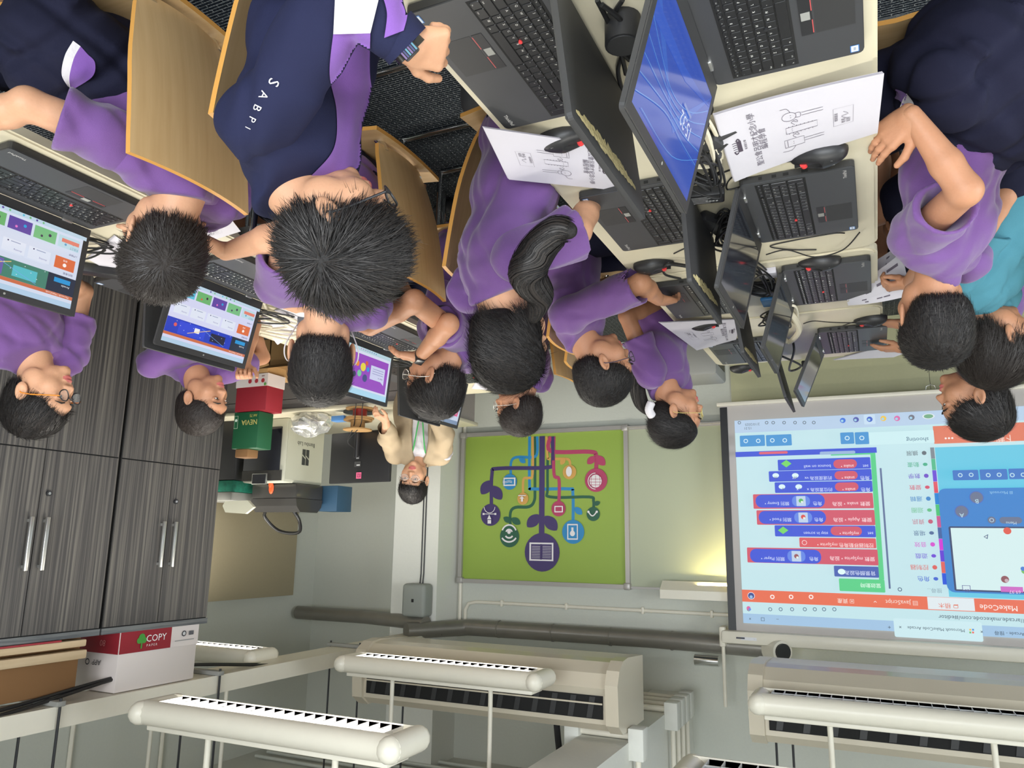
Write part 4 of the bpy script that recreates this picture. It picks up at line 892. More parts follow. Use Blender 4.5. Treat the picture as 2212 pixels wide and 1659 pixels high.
# ================================================================== PAPERS
def booklet(P, label, curl=(0, 0), draw=True, nx=14, ny=10, pages=4):
    """P: corners (top-left, top-right, bottom-right, bottom-left) of the sheet as read, curl lifts"""
    t = thing('printed_booklet', label, 'paper', P[0], 0, 'white printed booklets')
    A, B, C_, D = [Vector(p) for p in P]; o = A.copy()
    def S_(u, v):
        p = (A*(1-u)+B*u)*(1-v)+(D*(1-u)+C_*u)*v; z = curl[0]*(v**3)+curl[1]*((1-v)**3)+(curl[2]*(1-u)**3 if len(curl) > 2 else 0)
        return p+Vector((0, 0, z))-o
    mb = MB()
    for k in range(pages):
        V = [S_(i/nx, j/ny)+Vector((.001*k, -.001*k, -.0009*k)) for j in range(ny+1) for i in range(nx+1)]
        mb.add(V, [(j*(nx+1)+i, (j+1)*(nx+1)+i, (j+1)*(nx+1)+i+1, j*(nx+1)+i+1) for j in range(ny) for i in range(nx)], 'paper', True)
    mb.build('pages', t)
    if draw:
        ln = MB()
        def L(Q, w_=.0011, c='ink', closed=False):
            Q = [(q_.x, q_.y) for q_ in smooth_path([(a, b_, 0) for a, b_ in Q], 3)] if len(Q) > 2 and not closed else list(Q)
            if closed: Q = Q+[Q[0]]
            V = []
            for i, q_ in enumerate(Q):
                a = Q[max(i-1, 0)]; b_ = Q[min(i+1, len(Q)-1)]; dx, dy = b_[0]-a[0], (b_[1]-a[1])*1.41; l = math.hypot(dx, dy) or 1
                px, py = -dy/l*w_/.21, dx/l*w_/.297
                for s_ in (-.5, .5): V.append(S_(q_[0]+px*s_, q_[1]+py*s_)+Vector((0, 0, .0007)))
            ln.add(V, [(2*i, 2*i+1, 2*i+3, 2*i+2) for i in range(len(Q)-1)], c)
        def Tt(u, v, sz, s, c='ink_d', ctr=True):
            V, Fs, wd = text_mesh(s); ln.add([S_(u+(x-(wd/2 if ctr else 0))*sz/.21, v-y*sz/.297)+Vector((0, 0, .0008)) for x, y in V], Fs, c)
        for k in range(5): L([(.44+.03*k, .055), (.445+.03*k, .075), (.44+.03*k, .085)], .0015, 'ink_d')
        for k in range(4): L([(.42, .09+.008*k), (.58, .09+.008*k)], .0022, 'ink_d')
        L([(.42, .085), (.40, .07), (.44, .06)], .003, 'ink_d'); L([(.58, .085), (.61, .10), (.58, .11)], .003, 'ink_d')
        Tt(.5, .15, .006, '香港聖公會'); Tt(.5, .235, .0165, '聖公會呂明才紀念小學', 'ink'); Tt(.5, .285, .0165, '編程學會', 'ink')
        for (cx_, kind) in ((.30, 0), (.5, 1), (.70, 2)):
            if kind == 0:
                L([(cx_-.06, .40), (cx_+.06, .40), (cx_+.06, .53), (cx_-.06, .53)], closed=True); L([(cx_-.05, .42), (cx_+.05, .42)])
                L([(cx_-.06, .47), (cx_-.12, .44), (cx_-.11, .38)])
            elif kind == 1:
                L([(cx_-.045, .42), (cx_+.045, .42), (cx_+.045, .62), (cx_-.045, .62)], closed=True)
                for k in range(7): L([(cx_-.06, .44+.025*k), (cx_-.045, .44+.025*k)]); L([(cx_+.045, .44+.025*k), (cx_+.06, .44+.025*k)])
            else:
                L([(cx_+.06*math.cos(i*PI/8), .45+.045*math.sin(i*PI/8)) for i in range(16)], closed=True); L([(cx_-.03, .49), (cx_-.03, .52), (cx_+.03, .52), (cx_+.03, .49)])
                L([(cx_+.06, .46), (cx_+.12, .44), (cx_+.12, .40)])
            if kind != 1:
                for d_ in (-.02, .02): L([(cx_+d_, .53), (cx_+d_, .66)])
            for d_ in (-.015, .015): L([(cx_+d_-.003, .46), (cx_+d_+.003, .46)], .002, 'ink_d')
        for a in (.37, .57): L([(a, .48), (a+.04, .46), (a+.07, .49), (a+.03, .50), (a+.06, .47)])
        L([(.36, .72), (.64, .72), (.64, .84), (.36, .84)], .0006, closed=True); Tt(.5, .745, .007, '組員簽名'); L([(.45, .80), (.50, .77), (.52, .81), (.57, .78)], .001); Tt(.42, .79, .008, '姓名'); Tt(.42, .82, .008, '班別')
        ln.build('printed_drawing', t)
    return t
zt = TZ+.006
booklet([onZ(1587, 383, zt), onZ(1543, 237, zt), onZ(1910, 158, TZ+.035), onZ(1896, 287, zt)], 'white booklet with line drawn gadget figures lying at the left table edge', (.0, .012))
booklet([onZ(1332, 318, zt), onZ(1327, 411, zt), onZ(1100, 388, TZ+.03), onZ(1046, 276, TZ+.05)], 'white booklet with line drawn gadget figures at the aisle side under the black mouse', (.0, .0))
booklet([onZ(1600, 690, zt), onZ(1590, 735, zt), onZ(1505, 757, zt+.03), onZ(1424, 697, zt+.03)], 'white booklet lying on the aisle side between two laptops of the left row', (.0, .0))
booklet([onZ(410, 452, zt), onZ(480, 448, zt), onZ(520, 500, zt), onZ(425, 530, zt)], 'white sheet with a printed box on the right table beside a dark head', (.0, .0), True)
booklet([onZ(190, 560, zt), onZ(250, 510, zt), onZ(320, 560, zt), onZ(260, 600, zt)], 'white sheet under black cables by the nearest laptop of the right row', (0, 0), False)
booklet([onZ(560, 690, zt), onZ(640, 650, zt), onZ(680, 690, zt), onZ(600, 745, zt)], 'white sheets under the coiled white cable on the middle table', (0, 0), False)
booklet([onZ(1030, 825, zt), onZ(1100, 822, zt), onZ(1080, 845, zt), onZ(1020, 840, zt)], 'white sheet on the far table of the right row', (0, 0), False)
booklet([onZ(1960, 735, zt), onZ(1800, 778, zt), onZ(1930, 772, zt), onZ(1985, 752, zt)], 'white sheet at the far left end of the left table row', (0, 0), False)
# booklet held open over the third laptop
t = thing('held_booklet', 'folded white booklet of printed pages held over the third left laptop', 'paper', (0, 0, 0))
def leafp(c, bow, name):
    V = []; n = 10
    A, B, C_, D = [Vector(p) for p in c]
    for j in range(n+1):
        for i in range(n+1):
            u, v = i/n, j/n; p = (A*(1-u)+B*u)*(1-v)+(D*(1-u)+C_*u)*v; V.append(p+Vector((0, 0, bow*math.sin(PI*u)))+Vector((0, -.03*math.sin(PI*u)*bow/.02, 0)))
    mb = MB().add(V, [(j*(n+1)+i, j*(n+1)+i+1, (j+1)*(n+1)+i+1, (j+1)*(n+1)+i) for j in range(n) for i in range(n)], 'paper', True)
    for (u0_, u1_, v0_, v1_) in ((.25, .33, .2, .42), (.5, .72, .5, .62), (.3, .36, .6, .75), (.7, .9, .2, .3)):
        Q = []
        for u, v in ((u0_, v0_), (u1_, v0_), (u1_, v1_), (u0_, v1_)):
            p = (A*(1-u)+B*u)*(1-v)+(D*(1-u)+C_*u)*v; Q.append(p+Vector((0, 0, bow*math.sin(PI*u)+.0012))+Vector((0, -.03*math.sin(PI*u)*bow/.02, 0)))
        mb.add(Q, [(0, 1, 2, 3)], 'ink')
    mb.build(name, t)
leafp([atD(1828, 598, 2.62), atD(1955, 520, 2.5), atD(1945, 560, 2.5), atD(1830, 650, 2.65)], .012, 'page')
leafp([atD(1832, 625, 2.6), atD(1948, 545, 2.46), atD(1962, 610, 2.5), atD(1835, 655, 2.66)], .012, 'page')
leafp([atD(1830, 652, 2.66), atD(1960, 606, 2.5), atD(1960, 640, 2.52), atD(1832, 660, 2.68)], .01, 'page')

# ================================================================== CABLES, ADAPTERS
def cable(P, r, m, label, group='cables between the laptops', k=7):
    return tag(MB().tube(smooth_path(P, k), r, m, 7).build('cable'), label, 'cable', group)
rr = random.Random(11)
def tangle(cx_, cy_, rx, ry, n, r, m, label, group, zmax=.06):
    P = []
    for i in range(n):
        a = i*2.1+rr.uniform(-.4, .4); f = rr.uniform(.45, 1.0)
        P.append((cx_+rx*f*math.cos(a), cy_+ry*f*math.sin(a), TZ+r+.002+rr.random()*zmax))
    return cable(P, r, m, label, group, 8)
for (x, y, n_, lb) in ((.29, 1.36, 22, 'near end of the left table'), (.30, 1.60, 34, 'middle of the nearest left table beside the adapter'), (.30, 2.02, 36, 'gap between the lids of the second laptop pair'), (.29, 2.42, 26, 'gap beside the blue card on the left row'), (.28, 2.9, 30, 'far part of the left table row')):
    tangle(x, y, .065, .15, n_, .0030, 'cable', 'tangled black cable in the '+lb, 'black cable tangles', .05)
for (x, y, n_, lb) in ((.29, 1.52, 16, 'near part of the left table row'), (.30, 2.15, 18, 'middle of the left table row'), (.24, 2.85, 9, 'far part of the left table row')):
    tangle(x, y, .05, .17, n_, .0048, 'cable_w', 'tangled cream cable in the '+lb, 'cream cable tangles', .03)
cable([onZ(1700, 665, TZ+.02), onZ(1718, 690, TZ+.04), onZ(1726, 715, TZ+.04), onZ(1706, 738, TZ+.02), onZ(1690, 728, TZ+.01)], .011, 'cable_w', 'thick cream cable loop beside the third left laptop lid', 'cream cable loops')
for k, P in enumerate(([(1345, 0), (1325, 40), (1350, 90), (1335, 150), (1345, 200)], [(1290, 0), (1320, 60), (1340, 110), (1352, 160)], [(1300, 10), (1345, 50), (1338, 100), (1360, 130)])):
    cable([onZ(x, y, TZ+.008+.008*k) for x, y in P], .0042, 'cable', 'black cable coming from the socket block between the nearest lids, %s' % ('longest', 'straight', 'short')[k], 'cables at the near socket block')
cable([onZ(1655, 550, TZ+.01), onZ(1700, 540, TZ+.015), onZ(1760, 555, TZ+.01), onZ(1820, 540, TZ+.012), onZ(1857, 502, TZ+.01)], .002, 'cable', 'thin black cable lying along the far side of the second left laptop')
cable([onZ(1370, 600, TZ+.01), onZ(1432, 585, TZ+.015), onZ(1440, 568, TZ+.01), onZ(1480, 572, TZ+.01)], .003, 'cable', 'black cable loop between the mouse and the third aisle side laptop')
cable([onZ(1470, 602, TZ+.02), onZ(1436, 592, TZ+.02), onZ(1440, 572, TZ+.02), onZ(1495, 578, TZ+.02)], .004, 'cable', 'thick black display cable looping by the aisle side mouse')
cable([onZ(1690, 770, TZ+.02), onZ(1730, 790, TZ+.03), onZ(1705, 800, TZ+.05), onZ(1715, 760, TZ+.04), onZ(1712, 735, TZ+.02)], .005, 'cable', 'thick black cable loop at the far end of the left row')
t = thing('socket_block', 'black round socket block with cables between the two nearest laptops', 'socket', onZ(1345, 40, TZ))
MB().cyl((0, 0, 0), (0, 0, .05), .03, 'black', 20).cyl((0, .0, .02), (.0, .10, .02), .022, 'black', 14, r2=.010).build('plug_body', t)
MB().cyl((0, 0, .05), (0, 0, .052), .026, 'bezel', 20).build('cap', t)
def adapter(x, y, rz, label, lab=True):
    t = thing('power_adapter', label, 'adapter', (x, y, TZ), rz, 'laptop power adapters')
    MB().box((0, 0, .016), (.05, .115, .03), 'black', bev=.005).build('brick', t)
    if lab:
        cv = Canvas((0, 0, .0312), (0, 1, 0), (-1, 0, 0), 0, .0002); cv.rect((-.045, -.02), (.045, .02), (40, 40, 42))
        for i in range(5): cv.rect((-.042+.003*i, .014-.007*i), (.03-.006*(i % 3), .0165-.007*i), (190, 190, 190))
        for i in range(4): cv.circ((.015+.008*i, -.004), .003, (200, 200, 200), n=10)
        cv.text((-.04, -.017), .008, 'CE 65W', (200, 200, 200)); cv.build('rating_label', t)
adapter(*onZ(1512, 408, TZ)[:2], R_(80), 'black power adapter with white print beside the blue lock screen lid')
adapter(*onZ(1540, 470, TZ)[:2], R_(30), 'black power adapter under looped cables near the second left laptop', False)
adapter(*onZ(1655, 615, TZ)[:2], R_(60), 'black power adapter between the second and third left laptops', False)
adapter(*onZ(1745, 783, TZ)[:2], R_(0), 'black power adapter at the far end of the left table row', False)
adapter(*onZ(215, 575, TZ)[:2], R_(40), 'black power adapter by the nearest laptop of the right row', False)
tag(MB().box(onZ(1663, 652, TZ+.012), (.055, .085, .012), 'bluep', bev=.003).build('blue_box'), 'small blue card box among cables in the left row', 'box')
tag(MB().box(onZ(1660, 590, TZ+.01), (.05, .05, .02), 'paper', bev=.002).build('paper_slip'), 'small white slip among the cables near the second left laptop', 'paper')
for k, (x, y) in enumerate(((1535, 305), (1532, 335))):
    t = thing('power_plug', ['dark grey mains plug nearer to the lock screen laptop', 'dark grey mains plug tucked under the left booklet'][k], 'plug', onZ(x, y, TZ+.015), R_(20+20*k), 'mains plugs')
    MB().box((0, 0, 0), (.045, .042, .03), 'grey_box' if 0 else 'black_matte', bev=.009).build('plug_body', t); MB().cyl((-.02, 0, 0), (-.06, 0, 0), .009, 'black_matte', 10, r2=.004).build('strain_relief', t)
P = [(1.97, 2.05), (2.05, 2.2), (1.98, 2.35), (2.1, 2.45), (2.2, 2.32), (2.05, 2.28), (2.15, 2.15), (2.0, 2.12), (2.0, 2.4), (2.12, 2.55), (2.22, 2.4)]
cable([(a, b_, TZ+.01+.01*(i % 3)) for i, (a, b_) in enumerate(P)], .0055, 'cable_w', 'white cable coiled on the middle table of the right row', 'white cables of the right row')
cable([(a+.05, b_-.04, TZ+.02+.01*(i % 3)) for i, (a, b_) in enumerate(P[::-1])], .0052, 'cable_w', 'second white cable coiled on the middle table of the right row', 'white cables of the right row')
for k, (a, b_, n_) in enumerate(((2.03, 1.38, 16), (2.03, 2.15, 12), (1.97, 2.95, 18))):
    tangle(a, b_, .09, .12, n_, .003, 'cable', 'tangled black cable on the %s table of the right row' % ('near', 'middle', 'far')[k], 'black cables of the right row', .04)

# ================================================================== BACK RIGHT CORNER: workbench with printer and cartons
t = thing('work_desk', 'white topped work desk with a grey front panel in the far right corner', 'desk', (3.3, 4.25, 0))
MB().bb(-.75, 1.0, -.35, .62, .735, .76, 'table', .004).build('desktop', t); MB().bb(-.72, .98, -.30, -.28, .05, .66, 'table_side').bb(-.72, .98, -.305, -.28, .665, .733, 'table_side').build('front_panel', t)
for x in (-.72, .96): MB().bb(x-.02, x+.02, -.3, .58, 0, .735, 'table_side').build('side_panel', t)
# printer
t = thing('printer_enclosure', 'silver and black enclosed desktop printer with a logo on its side', '3d printer', (3.80, 4.27, .76))
MB().bb(-.20, .17, -.2, .2, 0, .44, 'silver_p', .012).build('body', t)
MB().bb(-.203, -.20, -.19, .19, .02, .42, 'silver_p').build('side_panel', t)
MB().bb(-.16, .16, -.212, -.2, .06, .36, 'screen_off', .004).build('glass_door', t); MB().bb(-.18, .165, -.21, -.2, .36, .43, 'smoke').build('front_header', t)
o = MB(); o.box((-.02, -.235, .42), (.13, .012, .075), 'silver', bev=.003).box((-.02, -.242, .42), (.115, .003, .062), 'screen_off'); o.build('touch_display', t)
cv = Canvas((-.2035, 0, 0), (0, -1, 0), (0, 0, 1), 0, .0006); cv.text((.0, .15), .042, 'Bambu Lab', (70, 70, 66), 'c')
cv.rect((-.036, .20), (-.003, .31), (58, 60, 60)); cv.rect((.003, .20), (.036, .31), (58, 60, 60)); cv.line([(-.038, .27), (-.002, .245)], .007, (196, 196, 180)); cv.line([(.002, .265), (.038, .24)], .007, (196, 196, 180)); cv.build('logo', t)
t = thing('filament_unit', 'smoky lidded filament unit on top of the silver printer', 'filament box', (3.76, 4.30, 1.205))
MB().bb(-.2, .2, -.14, .14, 0, .10, 'smoke', .01).build('base', t)
MB().prism([(-.14, .1), (-.13, .15), (-.09, .19), (.09, .19), (.13, .15), (.14, .1)][::-1], -.2, .2, 'smoke', T=Matrix(((0, 0, 1, 0), (1, 0, 0, 0), (0, 1, 0, 0), (0, 0, 0, 1)))).build('lid', t)
MB().sph((.02, -.145, .03), (.022, .01, .04), 'orange_p', 10).sph((.025, -.15, .0), (.016, .01, .03), 'orange_p', 10).build('orange_print', t)
tag(MB().tube(smooth_path([(3.92, 4.3, 1.36), (4.0, 4.35, 1.42), (3.92, 4.42, 1.52), (3.74, 4.42, 1.53), (3.68, 4.35, 1.45), (3.70, 4.3, 1.38)], 6), .012, 'cable', 8).build('filament_tube'), 'black tube looping up above the filament unit', 'tube')
tag(MB().bb(3.44, 3.62, 4.45, 4.62, 1.20, 1.38, 'blue_d', .004).build('blue_carton'), 'blue and dark carton beyond the filament unit', 'carton')
tag(MB().bb(4.02, 4.4, 4.05, 4.45, .76, 1.18, 'black', .01).build('black_case'), 'large black case beside the printer near the cabinet', 'case')
tag(MB().bb(4.03, 4.42, 4.05, 4.45, 1.182, 1.26, 'teal_p', .004).build('green_carton'), 'flat green patterned carton on the black case', 'carton')
tag(MB().bb(4.04, 4.42, 4.05, 4.45, 1.262, 1.32, 'grey_box', .004).build('grey_tray'), 'grey tray box topmost on the green patterned carton', 'box')
tag(MB().prism([(0, 0), (.06, -.045), (.26, -.04), (.28, -.01), (.25, .035), (.07, .045)], -.004, .02, 'silver_p', T=Matrix.Translation((3.78, 4.02, 1.37)) @ Matrix.Rotation(PI/2, 4, 'X')).build('grey_shield'), 'pale grey pointed plate in front of the grey tray', 'plate')
# monitor seen from behind
t = thing('computer_monitor', 'black monitor seen from behind with a pink 02 sticker', 'monitor', (2.98, 4.05, .76), R_(8))
MB().bb(-.275, .245, -.012, .015, .13, .46, 'black', .006).build('panel', t)
MB().cyl((0, -.02, .01), (0, -.02, .30), .018, 'black', 14).build('stand', t); MB().cyl((0, -.02, 0), (0, -.02, .012), .10, 'black', 28).build('base', t)
cv = Canvas((0, -.0135, 0), (1, 0, 0), (0, 0, 1), 0, .0006); cv.rect((-.045, .395), (.0, .435), (236, 110, 150)); cv.text((-.042, .403), .034, '02', (110, 20, 60)); cv.rect((-.035, .325), (.02, .36), (70, 70, 70)); cv.rect((-.03, .345), (.0, .352), (220, 220, 220)); cv.rect((-.02, .29), (.005, .308), (150, 150, 150)); cv.circ((.0, .25), .015, (70, 90, 220)); cv.build('sticker', t)
for k in (0, 1): tag(MB().tube(smooth_path([(2.98, 4.02, 1.01), (3.02, 3.98, .96), (2.92-.05*k, 3.9, .88), (2.84-.05*k, 3.8, .80), (2.8-.05*k, 3.75, .77)], 6), .003, 'cable', 6).build('monitor_cable'), ['thin black cable hanging from the monitor back, nearer strand', 'thin black cable hanging from the monitor back, farther strand'][k], 'cable', 'monitor cables')
# spools
def spool(x, y, z, c, label):
    t = thing('filament_spool', label, 'spool', (x, y, z), 0, 'filament spools')
    MB().cyl((0, 0, 0), (0, 0, .008), .09, 'cardboard', 28).cyl((0, 0, .06), (0, 0, .068), .09, 'cardboard', 28).build('flange', t); MB().cyl((0, 0, .008), (0, 0, .06), .045, c, 24).build('winding', t)
spool(2.90, 3.93, .762, 'copper', 'spool of red filament under the monitor'); spool(2.92, 3.94, .832, 'cardboard', 'brown spool stacked on the red one')
t = thing('plastic_bag', 'crumpled clear plastic bag of white items on the desk', 'bag', onY(672, 915, 4.0))
b = MB(); rq = random.Random(5)
V = []; n, k = 18, 10
for i in range(k+1):
    for j in range(n):
        a = PI*i/k; c_ = 2*PI*j/n; f = 1+rq.uniform(-.14, .14); V.append((.14*math.sin(a)*math.cos(c_)*f, .10*math.sin(a)*math.sin(c_)*f, .085*math.cos(a)*f))
b.add(V, [(i*n+j, i*n+(j+1) % n, (i+1)*n+(j+1) % n, (i+1)*n+j) for i in range(k) for j in range(n)], 'bagclear'); b.build('bag_film', t)
MB().box((.04, 0, -.02), (.16, .09, .05), 'paper', bev=.004).box((-.03, .02, .02), (.08, .06, .05), 'silver_p', bev=.01).build('white_contents', t)
tag(MB().box(onY(735, 905, 3.97), (.10, .06, .035), 'sticker_b', bev=.003).build('blue_box'), 'small blue box on the desk beside the spools', 'box')
tag(MB().box(onY(900, 850, 3.9), (.10, .25, .06), 'paper', bev=.004).build('white_box'), 'white box on the desk behind the black laptop lid', 'box')
# stacked cartons beyond the cabinet (on a low stool)
tag(MB().bb(2.62, 3.15, 3.13, 3.5, 0, .50, 'black_matte', .01).build('storage_stool'), 'low dark stool under the cartons beyond the cabinet', 'stool')
t = thing('open_carton', 'open brown cardboard carton with a white shipping label', 'carton', (2.79, 3.30, .50))
b = MB(); b.bb(-.16, .15, -.16, .16, 0, .006, 'cardboard_in').bb(-.16, -.154, -.16, .16, 0, .15, 'cardboard').bb(.144, .15, -.16, .16, 0, .15, 'cardboard').bb(-.16, .15, -.16, -.154, 0, .15, 'cardboard').bb(-.16, .15, .154, .16, 0, .15, 'cardboard'); b.build('carton_body', t)
MB().add([(-.16, -.16, .15), (.15, -.16, .15), (.15, -.25, .19), (-.14, -.25, .19)], [(0, 1, 2, 3)], 'cardboard').add([(-.16, .16, .15), (-.16, -.16, .15), (-.25, -.14, .19), (-.25, .15, .19)], [(0, 1, 2, 3)], 'cardboard').build('flap', t)
cv = Canvas((-.155, 0, 0), (0, -1, 0), (0, 0, 1), 0, .0006); cv.o.x = -.1605; cv.rect((.0, .05), (.11, .12), (225, 220, 215)); cv.rect((.01, .065), (.03, .08), (50, 50, 60)); cv.rect((.04, .095), (.10, .10), (90, 90, 95)); cv.rect((.04, .075), (.10, .08), (120, 120, 125)); cv.build('shipping_label', t)
tag(MB().bb(2.945, 3.145, 3.14, 3.4, .50, .69, 'cardboard', .004).build('brown_carton'), 'closed brown carton under the red and white carton', 'carton')
t = thing('red_carton', 'red and white paper carton between the brown and the green cartons', 'carton', (3.06, 3.27, .692))
MB().bb(-.12, .10, -.13, .0, 0, .205, 'hpred', .004).build('carton_body', t); MB().bb(-.123, .103, -.133, .003, 0.0, .07, 'hpwhite').build('white_band', t)
cv = Canvas((0, -.1335, 0), (1, 0, 0), (0, 0, 1), 0, .0006)
for i in range(3): cv.circ((-.09+.045*i, .04), .012, (170, 50, 60)); cv.rect((-.1+.045*i, .012), (-.08+.045*i, .018), (150, 120, 120))
cv.circ((-.11, .062), .008, (90, 160, 70)); cv.build('printed_icons', t)
t = thing('green_carton', 'green paper carton printed NEVIA in gold letters', 'carton', (3.08, 3.27, .90))
MB().bb(-.10, .08, -.13, -.02, 0, .20, 'nevgreen', .004).build('carton_body', t)
MB().bb(-.02, .07, -.11, -.03, .20, .245, 'cardboard_in', .004).build('crumpled_paper', t)
cv = Canvas((0, -.1315, 0), (1, 0, 0), (0, 0, 1), 0, .0006); cv.text((-.092, .045), .040, 'NEVIA', (208, 192, 110)); cv.text((-.088, .015), .022, 'A4 75', (196, 180, 90)); cv.rect((.045, .02), (.072, .09), (180, 196, 170)); cv.rect((.047, .022), (.070, .088), (24, 84, 52)); cv.circ((.058, .045), .008, (200, 214, 200)); cv.build('printed_lettering', t)
# small printer far at the end of the left row
t = thing('desktop_printer', 'grey desktop printer on a low stand behind the far person with a white hair band', 'printer', onY(1518, 790, 4.6), 0)
MB().bb(-.11, .14, -.16, .16, -.12, .09, 'grey_box', .02).build('body', t); MB().bb(-.112, -.09, -.1, .1, -.06, .03, 'black').build('paper_slot', t); MB().bb(-.19, -.1, -.09, .09, -.06, -.055, 'paper').build('paper_sheet', t)
pz = onY(1518, 790, 4.6).z-.12
tag(MB().bb(onY(1518, 790, 4.6).x-.14, onY(1518, 790, 4.6).x+.17, 4.42, 4.8, 0, pz, 'silver_p', .01).build('printer_stand'), 'pale stand carrying the grey desktop printer', 'stand')
tag(MB().bb(1.55, 1.9, 5.70, 5.75, .16, .36, 'silver_p', .004).cyl((1.62, 5.69, .3), (1.62, 5.70, .3), .012, 'black', 10).build('wall_trunking'), 'pale wall trunking box low on the front wall', 'trunking')
# rounded black blocks on the floor
tag(MB().box((1.18, .75, .17), (.34, .36, .34), 'black_matte', bev=.09, seg=5).build('black_block'), 'black school bag on the carpet between the two nearest chairs', 'bag')
tag(MB().box((.96, 2.0, .15), (.26, .3, .3), 'black_matte', bev=.08, seg=5).build('black_block'), 'black school bag on the carpet behind the ponytail chair', 'bag')
